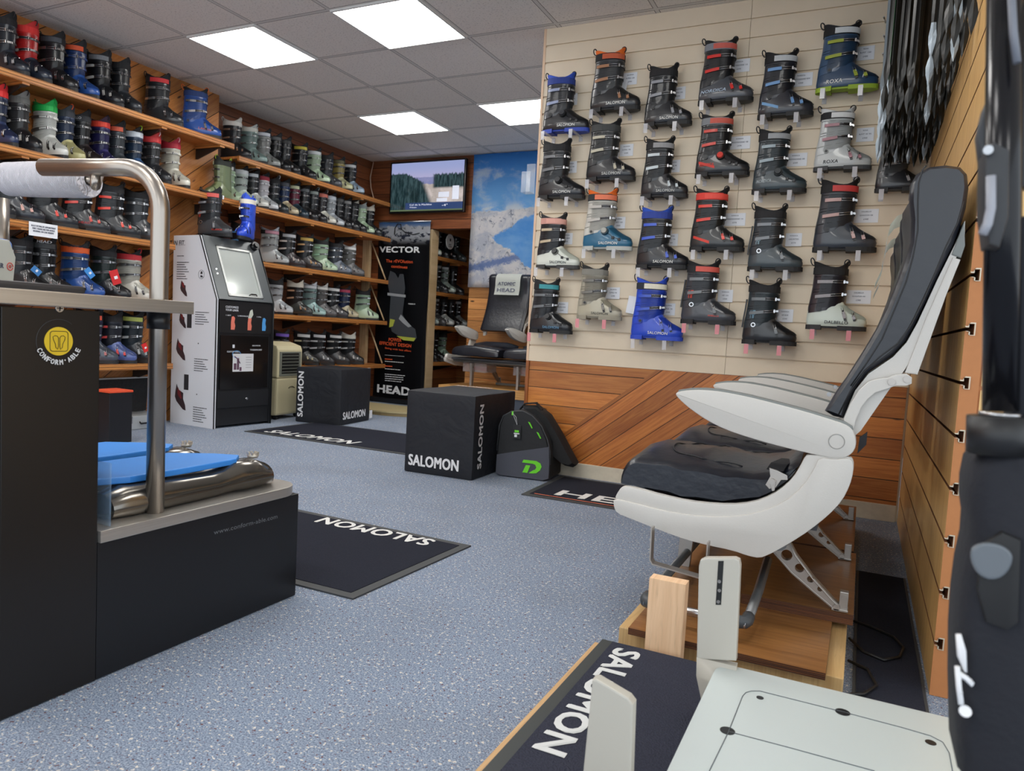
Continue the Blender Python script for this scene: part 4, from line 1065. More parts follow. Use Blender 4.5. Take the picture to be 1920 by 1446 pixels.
prism(bm, [(q.x - .012, q.z + .004), (q.x + .012, q.z + .004), (q.x + .008, q.z + .024), (q.x - .006, q.z + .022)], 1, -.0018, 0); prism(bm, [(q.x - .01, q.z - .022), (q.x + .02, q.z - .02), (q.x + .006, q.z - .006), (q.x - .01, q.z - .006)], 1, -.0018, 0)
for px, py in ((365, 644), (362, 740)): q = SX(px, py); prism(bm, circle(q.x, q.z, .005, 8), 1, -.0018, 0)
for a, b in ((347, 600), (341, 717)):
    q = SX(a, b); box(bm, q.x - .026, q.x + .026, -.002, -.0005, q.z - .06, q.z + .06)
build('side_printing', bm, mat((44, 44, 48), .6), k)
for px, py, s_ in ((335, 540, .8), (333, 600, .8), (329, 655, 1.1), (328, 745, 1.3)):
    bm = bmesh.new(); q = SX(px, py)
    P = [(-.03, .085), (-.015, .05), (.03, .03), (.03, -.01), (.05, -.05), (.055, -.085), (.03, -.08), (-.03, -.03), (-.045, .0), (-.04, .04)]
    prism(bm, [(q.x + a * s_, q.z + b * s_ * .9) for a, b in P], 1, -.002, -.0005, 0)
    prism(bm, [(q.x + a * s_ * .4 - .004, q.z + .03 + b * s_ * .4) for a, b in P], 1, -.0028, -.002, 1)
    build('boot_picture', bm, [mat((58, 44, 50), .5), mat((120, 40, 46), .5)], k)
# the boots on top of the kiosk
q = at(334, 436, 2, 1.47)
b = boot((-.52, .665, 1.4655), math.radians(2), 'dark grey rear-entry ski boot with red heel lettering standing on the kiosk', (70, 72, 76), (60, 62, 66), liner=(30, 30, 34), badge=(206, 90, 84), buckle=(150, 152, 156), kind='tour', group='ski boots on the kiosk', scale=1.02, words=[('HF', (220, 70, 54), -.10, -.07, .15, .045, 0, 'cuff'), ('NORDICA', (226, 76, 60), .03, .12, .046, .012, -.002)])
b.location = (-.49, .70, 1.478); b.scale = (1.10, 1.05, 1.0)
b = boot((-.40, .95, 1.4655), math.radians(-62), 'bright blue ski boot with cream strap standing on the kiosk, toe forward', (46, 80, 204), (48, 84, 206), (226, 222, 208), (58, 92, 210), (60, 100, 220), badge=(228, 224, 210), group='ski boots on the kiosk', scale=.98, loop=(50, 84, 206), words=[('SALOMON', (60, 60, 60), -.05, .05, .335, .016, 0, 'strap')])
b.location = (-.38, .93, 1.478)

# ---------------------------------------------------------------- air cooler
M_CR = mat((206, 196, 160), .4); M_CRG = mat((120, 122, 112), .4); M_DKG = mat((30, 32, 32), .5)
k = empty('air_cooler', (-.40, 1.38, 0), math.radians(6), 'cream portable air cooler with dark louvres standing beside the kiosk', 'air cooler')
bm = bmesh.new(); box(bm, -.15, .10, -.17, .17, .035, .36, bev=.02); build('water_tank', bm, M_CR, k)
bm = bmesh.new(); prism(bm, [(-.15, .362), (.10, .362), (.10, .60), (.085, .635), (-.02, .665), (-.15, .665)], 1, -.17, .17, bev=.012); build('upper_body', bm, M_CR, k)
bm = bmesh.new(); prism(bm, [(-.145, .375), (.145, .375), (.145, .585), (-.145, .585)], 0, .098, .106, holes=[[(-.12, .395), (-.12, .572), (.12, .572), (.12, .395)]]); build('grille_surround', bm, M_CRG, k)
bm = bmesh.new(); box(bm, .0985, .1005, -.12, .12, .395, .572); build('grille_recess', bm, M_DKG, k)
bm = bmesh.new()
for j in range(6): box(bm, .1005, .110, -.12, .12, .405 + j * .028, .415 + j * .028, mtx=None)
build('louvres', bm, mat((88, 90, 84), .4), k)
bm = bmesh.new(); tube(bm, [(.1015, .03 + .05 * math.cos(a), .25 + .03 * math.sin(a)) for a in [.6 + i * .25 for i in range(9)]], .004, 5); build('swoosh_mark', bm, mat((90, 84, 60), .5), k)
for sx in (-.12, .07):
    for sy in (-.14, .14):
        bm = bmesh.new(); cyl(bm, (sx, sy - .012, .0185), (sx, sy + .012, .0185), .018, 12); build('castor', bm, BLK, k)

# ---------------------------------------------------------------- black fabric cubes
g = NG('black_fabric'); n = g.noise(g.obj, 9.0, 3.0, .5, .6); n2 = g.noise(g.obj, 600.0)
g.bump(g.M('ADD', n, g.M('MULTIPLY', n2, .04)), .35, .03); M_FAB = g.done((.0135, .015, .020), .6, .35)
M_LOGO = mat((226, 226, 228), .6)
def soft_box(bm, x, y, z, r=.012):
    vs = box(bm, 0, x, 0, y, 0.0, z, bev=r)
    bmesh.ops.subdivide_edges(bm, edges=[e for e in bm.edges if e.calc_length() > .1], cuts=6, use_grid_fill=True)
def sb_noise(bm, x, y, z, a, seed):
    rr = random.Random(seed)
    for v in bm.verts:
        u = (math.sin(v.co.x * 13 + seed) * math.cos(v.co.z * 11 + seed * 2) + math.sin(v.co.y * 15 + v.co.z * 9 + seed)) * a
        c = Vector((x / 2, y / 2, z / 2)); d = (v.co - c)
        if v.co.z > .02: v.co += d.normalized() * u
k = empty('fabric_cube', (1.795, .105, 0), math.radians(2), 'large black fabric cube with white lettering beside the sports bag', 'cube seat', 'black fabric cubes')
bm = bmesh.new(); soft_box(bm, .452, .56, .485); sb_noise(bm, .452, .56, .485, .002, 1); build('cover', bm, M_FAB, k, True)
bm = bmesh.new()
text(bm, 'SALOMON', (.035, -.006, .045), (.33, 0, 0), (0, 0, .062), bold=.03)
text(bm, 'SALOMON', (.4575, .10, .06), (0, 0, .37), (0, -.048, 0), bold=.03)
text(bm, 'SALOMON', (.04, .52, .490), (.25, 0, 0), (0, .04, 0), bold=.03)
build('lettering', bm, M_LOGO, k)
k = empty('fabric_cube', (-.118, 1.275, 0), math.radians(8), 'smaller looking black fabric cube with white lettering beside the air cooler', 'cube seat', 'black fabric cubes')
bm = bmesh.new(); soft_box(bm, .432, .50, .47); sb_noise(bm, .432, .50, .47, .002, 4); build('cover', bm, M_FAB, k, True)
bm = bmesh.new()
text(bm, 'SALOMON', (.4375, .04, .05), (0, .37, 0), (0, 0, .060), bold=.03)
text(bm, 'SALOMON', (.075, -.006, .05), (0, 0, .38), (-.05, 0, 0), bold=.03)
box(bm, .42, .425, .46, .50, .47, .472)
build('lettering', bm, M_LOGO, k)
bm = bmesh.new(); box(bm, .434, .4355, .495, .545, .02, .09); build('care_label', bm, M_LOGO, k)

# ---------------------------------------------------------------- sports bag
M_BAG = mat((34, 35, 38), .8, bump=.25, bscale=25); M_BAGG = mat((74, 76, 86), .8, bump=.2, bscale=25); M_GRN = mat((110, 214, 40), .5)
k = empty('sports_bag', (2.275, .36, 0), math.radians(6), 'black and grey boot bag with bright green emblem leaning by the wooden wall', 'bag')
front = [(.005, .02), (.03, .005), (.30, .005), (.335, .02), (.335, .10), (.33, .18), (.31, .245), (.27, .32), (.21, .375), (.15, .398), (.08, .39), (.03, .36), (.008, .30), (0, .15)]
bm = bmesh.new()
def sc_(P, s, dx=0, dz=0, zs=1): return [(.17 + (a - .17) * s + dx, max(.004, b * zs + dz)) for a, b in P]
R = [[Vector((a, y, b)) for a, b in sc_(front, s)] for y, s in ((-.002, .93), (.012, 1.0), (.20, 1.02), (.255, .97))]
loft(bm, R); build('main_body', bm, M_BAG, k, True)
bm = bmesh.new(); low_ = [(.004, .02), (.03, .006), (.30, .006), (.333, .02), (.333, .10), (.325, .205), (.005, .128)]
prism(bm, low_, 1, -.008, .004, bev=.002); build('front_pocket', bm, M_BAGG, k)
bm = bmesh.new()
P = [(.0, .9), (.08, 1.0), (.75, 1.0), (.95, .8), (1, .5), (.88, .2), (.65, 0), (.42, 0), (.3, .0), (.5, .22), (.66, .3), (.72, .5), (.62, .74), (.1, .76)]
prism(bm, [(.168 + a * .12, .04 + b * .075) for a, b in [(.06, 1), (.72, 1), (.93, .85), (1, .6), (.93, .3), (.75, .06), (.55, 0), (.36, 0), (.56, .24), (.68, .32), (.74, .5), (.68, .7), (.55, .77), (0, .77)]], 1, -.011, -.007)
prism(bm, [(.168 + a * .12, .04 + b * .075) for a, b in [(.2, .6), (.42, .6), (.3, .0), (.04, .0)]], 1, -.011, -.007)
build('emblem', bm, M_GRN, k)
bm = bmesh.new()
tube(bm, [Vector((a, .01, b)) + Vector((0, -.006, 0)) for a, b in sc_(front, 1.0)[4:]], .004, 5)
build('piping', bm, mat((60, 62, 66), .6), k)
bm = bmesh.new(); pl = [(.12, .425), (.20, .43), (.28, .38), (.36, .27), (.43, .16), (.47, .10), (.45, .085), (.40, .09), (.34, .13), (.335, .22), (.27, .33), (.18, .39)]
loft(bm, [[Vector((.27 + (a - .27) * s, y, .25 + (b - .25) * s)) for a, b in pl] for y, s in ((.06, .9), (.09, 1.0), (.17, .97), (.20, .85))]); build('side_compartment', bm, mat((24, 24, 26), .85, bump=.3, bscale=25), k, True)
bm = bmesh.new(); ribbon(bm, [(.10, .10, .395), (.13, .10, .43), (.20, .10, .44), (.24, .10, .40)], [(0, 0, 1)] * 4, (0, 1, 0), .035, .008); build('carry_handle', bm, mat((24, 24, 26), .8), k)
bm = bmesh.new()
for a, b in ((.19, .34), (.245, .285)): prism(bm, [(a, b), (a + .012, b - .004), (a + .030, b - .035), (a + .024, b - .036)], 1, -.010, -.004)
box(bm, .085, .095, -.006, 0, .37, .392)
build('zip_pull', bm, M_GRN, k)
bm = bmesh.new(); box(bm, .10, .15, -.014, -.011, .235, .315); box(bm, .112, .138, -.015, -.014, .272, .285, 1); box(bm, .108, .142, -.015, -.014, .262, .268, 2); box(bm, .112, .128, -.015, -.014, .244, .259, 2)
tube(bm, [(.125, -.0125, .315), (.105, -.010, .355), (.09, -.006, .385), (.115, -.010, .36), (.125, -.0125, .318)], .0012, 4, 2)
build('hang_tag', bm, [mat((28, 28, 30), .5), M_GRN, M_LOGO], k)

# ---------------------------------------------------------------- tall banner
g = NG('banner_print')
z = g.xyz[2]; sky = g.mix(g.step(z, 1.9, 2.0), lin((196, 204, 220)), lin((70, 116, 176)))
mt_ = g.noise(g.comb(g.M('MULTIPLY', g.xyz[0], 1.0), 0.0, g.M('MULTIPLY', z, 1.6)), 9.0, 6.0, .65)
c = g.mix(g.step(g.M('ADD', z, g.M('MULTIPLY', mt_, .16)), 2.04, 2.02), sky, g.mix(g.step(mt_, .50, .56), lin((206, 210, 218)), lin((60, 66, 86))))
c = g.mix(g.step(z, 1.86, 1.74), c, lin((20, 22, 27)))
M_BAN = g.done(c, .35, .4)
k = empty('pull_up_banner', (-.45, 3.25, 0), 0, 'tall black pull-up banner with a mountain top and a boot picture', 'banner')
bm = bmesh.new()
nx, nz = 14, 30
x0, x1 = -.335, .34
G = [[bm.verts.new((lerp(x0, x1, i / nx), .012 * math.sin(i * .9 + j * .12) * .5 + .006 * math.sin(j * .4), lerp(.06, 2.0, j / nz))) for i in range(nx + 1)] for j in range(nz + 1)]
for j in range(nz):
    for i in range(nx): bm.faces.new((G[j][i], G[j][i + 1], G[j + 1][i + 1], G[j + 1][i])).smooth = True
bmesh.ops.solidify(bm, geom=bm.faces[:], thickness=.002)
o = build('print_sheet', bm, M_BAN, k)
bm = bmesh.new(); box(bm, -.36, .36, -.06, .04, .003, .055, bev=.01); build('base_cassette', bm, mat((40, 42, 46), .3, .5), k)
bm = bmesh.new(); cyl(bm, (-.345, 0, 2.005), (.345, 0, 2.005), .010, 10); build('top_rail', bm, STEEL, k)
def BT(px, py): p = at(px, py, 1, 3.235); return (p.x + .45, -.018, p.z)
def btext(bm, s, pa, pb, h, mi=0, **kw):
    a = Vector(BT(*pa)); b_ = Vector(BT(*pb)); text(bm, s, a, (b_ - a), (0, 0, h), mi, **kw)
bm = bmesh.new()
btext(bm, 'VECTOR', (712, 473), (787, 474), .062, 0, bold=.04); btext(bm, 'HEAD', (708, 735), (768, 742), .085, 0, bold=.045)
btext(bm, 'The rEVOlution', (724, 492), (774, 494), .034, 1); btext(bm, 'continues', (734, 502), (764, 504), .030, 1)
btext(bm, 'POWER', (729, 640), (753, 641), .038, 1); btext(bm, 'EFFICIENT DESIGN', (712, 646), (771, 652), .036, 1); btext(bm, 'Skiing with less effort', (722, 655), (771, 661), .024, 1)
btext(bm, 'POWER FIT', (766, 571), (779, 572), .014, 0)
for j, yy in enumerate((666, 674, 678, 687, 692, 702, 706, 710, 714)):
    a = Vector(BT(722, yy)); L = (.22, .18, .25, .12, .2, .25, .24, .25, .2)[j]; x = 0
    if j in (1, 3):
        box(bm, a.x, a.x + .10, a.y - .001, a.y, a.z, a.z + .010, 1); continue
    if j == 0: box(bm, a.x, a.x + .26, a.y - .001, a.y, a.z, a.z + .003, 0); continue
    while x < L:
        l = rnd.uniform(.01, .035); box(bm, a.x + x, a.x + x + l, a.y - .001, a.y, a.z, a.z + .007, 0); x += l + .006
for px, py in ((723, 724), (744, 728)):
    p = BT(px, py); box(bm, p[0], p[0] + .05, p[1] - .001, p[1], p[2] - .06, p[2] - .05, 0)
build('lettering', bm, [mat((226, 228, 230), .5), mat((222, 92, 50), .5)], k)
# picture of a boot printed on the banner
bm = bmesh.new()
def bp(L, mi, y):
    prism(bm, [(BT(a, b)[0], BT(a, b)[2]) for a, b in L], 1, y, y - .001, mi)
bp([(732, 508), (741, 512), (747, 522), (750, 514), (757, 514), (760, 540), (758, 556), (732, 556), (727, 530)], 0, -.0185)
bp([(733, 556), (759, 556), (755, 590), (768, 610), (779, 617), (782, 634), (776, 640), (757, 638), (745, 628), (735, 622), (730, 600)], 0, -.0185)
bp([(752, 590), (762, 601), (772, 612), (766, 614), (756, 606), (748, 598)], 2, -.0195)
bp([(727, 549), (761, 553), (761, 558), (727, 554)], 2, -.0196)
bp([(744, 630), (780, 634), (776, 640), (757, 638)], 1, -.0196); bp([(732, 598), (741, 600), (737, 612), (730, 614)], 1, -.0197)
build('boot_picture', bm, [mat((62, 66, 72), .4), mat((168, 176, 70), .5), mat((150, 154, 158), .4)], k)
bm = bmesh.new(); P = [BT(a, b) for a, b in ((740, 440), (741, 428), (746, 420), (752, 421), (753, 430), (760, 436), (775, 440), (787, 437))]
tube(bm, [(a, -.02, c_) for a, b, c_ in P], .005, 5); build('emblem', bm, mat((26, 28, 34), .5), k)

# ---------------------------------------------------------------- television
g = NG('tv_picture')
x, z = g.xyz[0], g.xyz[2]
nz_ = g.noise(g.comb(g.M('MULTIPLY', x, 26.0), 0.0, g.M('MULTIPLY', z, 4.0)), 1.6, 4.0, .7)
n3 = g.noise(g.comb(g.M('MULTIPLY', x, 3.0), 0.0, g.M('MULTIPLY', z, 3.0)), 2.0, 5.0, .6)
sky = g.mix(g.step(z, 2.36, 2.60), lin((186, 176, 206)), lin((150, 160, 204)))
hill = g.mix(g.step(n3, .35, .65), lin((150, 148, 186)), lin((124, 130, 172)))
c = g.mix(g.step(g.M('ADD', z, g.M('MULTIPLY', n3, .06)), 2.50, 2.49), sky, hill)
snow = g.mix(g.step(n3, .4, .6), lin((206, 194, 190)), lin((176, 166, 160)))
c = g.mix(g.step(g.M('ADD', z, g.M('MULTIPLY', n3, .08)), 2.44, 2.43), c, snow)
tre = g.mix(g.step(nz_, .4, .65), lin((22, 40, 44)), lin((62, 84, 88)))
ltop = g.M('SUBTRACT', 2.52, g.M('MULTIPLY', g.M('MAXIMUM', g.M('ADD', x, .42), 0.0), .45))
c = g.mix(g.M('MULTIPLY', g.step(g.M('SUBTRACT', g.M('ADD', ltop, g.M('MULTIPLY', nz_, .10)), z), .05, .07), g.step(g.M('ADD', x, g.M('MULTIPLY', g.M('SUBTRACT', z, 2.3), .5)), -.10, -.18)), c, tre)
m2 = g.M('MULTIPLY', g.step(x, -.09, -.05), g.M('MULTIPLY', g.step(g.M('ADD', z, g.M('MULTIPLY', nz_, -.10)), 2.45, 2.43), g.step(z, 2.33, 2.36)))
c = g.mix(m2, c, tre)
c = g.mix(g.M('MULTIPLY', g.step(z, 2.20, 2.19), g.step(x, -.42, -.41)), c, lin((52, 70, 112)))
c = g.mix(g.step(z, 2.125, 2.12), c, lin((96, 112, 84)))
g.put(g.b.inputs['Base Color'], (0.0, 0.0, 0.0)); g.put(g.b.inputs['Emission Color'], c); g.b.inputs['Emission Strength'].default_value = 1.0; g.b.inputs['Roughness'].default_value = .12
k = empty('television', (0, 0, 0), 0, 'flat television showing a snowy ski slope with trees, hung high on the back wall', 'television')
bm = bmesh.new(); box(bm, -.630, .318, 3.20, 3.245, 2.085, 2.64, bev=.006); build('case', bm, mat((14, 14, 16), .25), k)
bm = bmesh.new(); box(bm, -.612, .300, 3.1985, 3.201, 2.108, 2.622); build('screen', bm, g.m, k)
bm = bmesh.new(); text(bm, 'Col de la Machine', (-.36, 3.198, 2.165), (.28, 0, 0), (0, 0, .018)); text(bm, 'Webcam', (-.36, 3.198, 2.14), (.09, 0, 0), (0, 0, .014)); text(bm, '-4°', (.05, 3.198, 2.15), (.07, 0, 0), (0, 0, .025))
for a, b_, c1, d in ((-.02, .11, 2.20, 2.235), (.0, .13, 2.245, 2.30), (.17, .25, 2.22, 2.36)): box(bm, a, b_, 3.1978, 3.1982, c1, d)
build('screen_captions', bm, mat((206, 210, 224), .5, emit=.5), k)
bm = bmesh.new(); box(bm, -.25, -.05, 3.245, 3.30, 2.25, 2.48); build('wall_mount', bm, BLK, k)

# ---------------------------------------------------------------- mountain mural cloth
g = NG('mural_print')
x, z = g.xyz[0], g.xyz[2]
v = g.comb(x, 0.0, z)
cl = g.noise(g.comb(g.M('MULTIPLY', x, 1.0), 0.0, g.M('MULTIPLY', z, 1.6)), 3.2, 6.0, .62, .3)
sk = g.mix(g.step(z, 2.1, 2.7), lin((132, 196, 255)), lin((70, 150, 240)))
sk = g.mix(g.M('MULTIPLY', g.step(cl, .50, .72), .75), sk, lin((220, 234, 250)))
lowc = g.M('MULTIPLY', g.step(cl, .42, .55), g.M('MULTIPLY', g.step(z, 2.22, 2.1), .9)); sk = g.mix(lowc, sk, lin((235, 243, 252)))
sn_ = g.noise(v, 5.0, 7.0, .65, .5); sn2 = g.noise(v, 16.0, 6.0, .7, 1.0)
snow = g.mix(g.step(sn_, .42, .60), lin((246, 246, 250)), lin((214, 220, 234)))
snow = g.mix(g.M('MULTIPLY', g.step(sn2, .56, .64), .75), snow, lin((96, 112, 146)))
rk = g.step(g.M('ADD', g.M('MULTIPLY', g.M('ABSOLUTE', g.M('SUBTRACT', g.M('ADD', z, g.M('MULTIPLY', x, -.22)), 1.42)), 6.0), sn2), .85, .6)
snow = g.mix(g.M('MULTIPLY', rk, .85), snow, lin((96, 130, 196)))
edge = g.M('ADD', g.M('SUBTRACT', 2.06, g.M('MULTIPLY', x, -.05)), g.M('MULTIPLY', g.M('SUBTRACT', sn_, .5), .16))
c = g.mix(g.step(g.M('SUBTRACT', z, edge), .0, .012), snow, sk)
# the blue haze-filled valley: a wedge opening to the far side
wd_ = g.M('MULTIPLY', g.M('SUBTRACT', x, .62), .62)
val = g.M('SUBTRACT', wd_, g.M('ABSOLUTE', g.M('SUBTRACT', g.M('ADD', z, g.M('MULTIPLY', g.M('SUBTRACT', sn_, .5), .22)), g.M('ADD', 1.86, g.M('MULTIPLY', x, -.06)))))
c = g.mix(g.step(val, .0, .02), c, g.mix(g.step(cl, .3, .7), lin((96, 170, 250)), lin((140, 198, 255))))
M_MUR = g.done(c, .6, .2)
k = empty('mural_cloth', (0, 0, 0), 0, 'large printed cloth of blue sky over snowy mountains hanging behind the far seats', 'wall hanging')
bm = bmesh.new(); nx, nz = 24, 20
G = [[bm.verts.new((lerp(.375, 2.2, i / nx), 3.262 + .004 * math.sin(i * 1.7) + .003 * math.sin(j * .8 + i), lerp(1.31 - .03 * (i % 2) * 0, 2.682, j / nz))) for i in range(nx + 1)] for j in range(nz + 1)]
for j in range(nz):
    for i in range(nx): bm.faces.new((G[j][i], G[j][i + 1], G[j + 1][i + 1], G[j + 1][i])).smooth = True
bmesh.ops.solidify(bm, geom=bm.faces[:], thickness=.002)
build('cloth', bm, M_MUR, k)
# ---------------------------------------------------------------- airline seats
Y0 = -1.45
def tr(L, Y, ox=1130, oy=640, sc=2.7814):
    """traced outline (in crop pixels) -> (x, z) metres on the plane y=Y, relative to the row origin"""
    out = []
    for a, b in L:
        p = at(ox + a / sc, oy + b / sc, 1, Y); out.append((p.x - 4.0, p.z))
    return out


def inset(P, d):
    n = len(P); out = []
    A = sum(P[i][0] * P[(i + 1) % n][1] - P[(i + 1) % n][0] * P[i][1] for i in range(n)); sg = 1 if A > 0 else -1
    for i in range(n):
        a, b, c = Vector(P[i - 1]), Vector(P[i]), Vector(P[(i + 1) % n])
        e1 = (b - a).normalized(); e2 = (c - b).normalized()
        nn = Vector((-(e1.y + e2.y), e1.x + e2.x)) * sg
        if nn.length < 1e-4: nn = Vector((-e1.y, e1.x)) * sg
        nn.normalize(); out.append((b.x + nn.x * d, b.y + nn.y * d))
    return out


def smooth_poly(P, it=1):
    for _ in range(it):
        Q = []
        for i in range(len(P)):
            a, b = P[i], P[(i + 1) % len(P)]
            Q += [(a[0] * .75 + b[0] * .25, a[1] * .75 + b[1] * .25), (a[0] * .25 + b[0] * .75, a[1] * .25 + b[1] * .75)]
        P = Q
    return P


ARM = tr([(375, 275), (392, 262), (450, 254), (520, 253), (620, 262), (760, 290), (900, 325), (1050, 365), (1180, 405), (1260, 430), (1300, 455), (1320, 500), (1322, 550), (1300, 590), (1260, 610), (1200, 612), (1120, 598), (1000, 570), (880, 540), (760, 505), (640, 465), (540, 415), (460, 360), (410, 318), (385, 292)], -1.46)
ARMPAD = tr([(392, 262), (450, 254), (520, 253), (620, 262), (760, 290), (900, 325), (1050, 365), (1180, 405), (1260, 430), (1300, 455), (1306, 474), (1250, 450), (1180, 425), (1050, 384), (900, 344), (760, 309), (620, 281), (520, 271), (450, 271), (385, 280)], -1.46)
RIM = tr([(95, 762), (115, 757), (180, 768), (300, 802), (450, 835), (600, 850), (720, 850), (830, 827), (920, 777), (990, 715), (1030, 650), (1055, 598), (1080, 590), (1290, 600), (1310, 625), (1308, 680), (1290, 750), (1240, 830), (1150, 915), (1000, 1000), (800, 1040), (560, 1000), (300, 930), (100, 850), (62, 820), (72, 795)], Y0)
SHR = tr([(58, 818), (150, 838), (300, 878), (450, 905), (620, 916), (790, 900), (950, 838), (1050, 750), (1105, 660), (1130, 602), (1210, 616), (1285, 606), (1307, 628), (1308, 680), (1290, 750), (1250, 830), (1180, 905), (1080, 985), (980, 1050), (900, 1095), (870, 1110), (820, 1130), (760, 1118), (680, 1090), (560, 1065), (440, 1035), (300, 985), (150, 925), (75, 895), (60, 860)], Y0)
CUSH = tr([(88, 758), (86, 715), (105, 665), (140, 628), (200, 612), (300, 628), (450, 655), (600, 680), (740, 700), (900, 700), (1000, 640), (1040, 640), (1020, 700), (960, 760), (860, 815), (720, 845), (600, 845), (450, 828), (300, 795), (180, 762)], -1.42)
BACK = tr([(10, 1145), (60, 1060), (110, 990), (180, 880), (240, 780), (290, 680), (330, 580), (368, 480), (392, 380), (396, 280), (388, 200), (392, 120), (420, 70), (480, 36), (560, 26), (630, 36), (662, 70), (668, 130), (655, 220), (632, 300), (600, 390), (560, 470), (520, 550), (480, 635), (430, 740), (380, 830), (325, 890), (270, 930), (210, 970), (160, 1035), (125, 1105), (98, 1180), (50, 1170)], -1.44, 1540, 290, 2.371)
SPINE = tr([(95, 1180), (150, 1195), (140, 1260), (175, 1230), (300, 1050), (370, 960), (430, 860), (520, 660), (600, 460), (640, 380), (642, 290), (600, 390), (520, 550), (430, 745), (380, 835), (320, 900), (210, 975), (150, 1050)], -1.42, 1540, 290, 2.371)
LINK = tr([(98, 1180), (128, 1110), (170, 1045), (210, 1010), (250, 998), (292, 994), (330, 980), (380, 975), (405, 992), (404, 1020), (380, 1030), (330, 1030), (290, 1045), (240, 1060), (205, 1090), (175, 1130), (152, 1185), (140, 1250), (110, 1230)], -1.445, 1540, 290, 2.371)
UPB = tr([(372, 972), (470, 720), (588, 452), (624, 462), (560, 620), (430, 980)], -1.43, 1540, 290, 2.371)
UPC = tr([(583, 440), (640, 290), (644, 400), (625, 455)], -1.43, 1540, 290, 2.371)
LEG = tr([(880, 1100), (930, 1080), (975, 1052), (1010, 1120), (1100, 1240), (1200, 1350), (1236, 1384), (1236, 1405), (1215, 1414), (1195, 1400), (1100, 1320), (980, 1215)], -1.30)
M_SEAT = mat((196, 192, 186), .45, bump=.03, bscale=250, var=.02)
M_PADG = mat((118, 122, 120), .55)
M_LEA = mat((24, 27, 36), .30, bump=.10, bscale=40, spec=.6); M_LEA2 = mat((34, 36, 44), .30, bump=.12, bscale=22, spec=.6)
M_GALU = mat((176, 170, 164), .38, .75); M_TUBE = mat((120, 122, 124), .4, .6)
M_BELT = mat((28, 28, 32), .8); M_CLO = mat((232, 236, 230), .85, bump=.1)


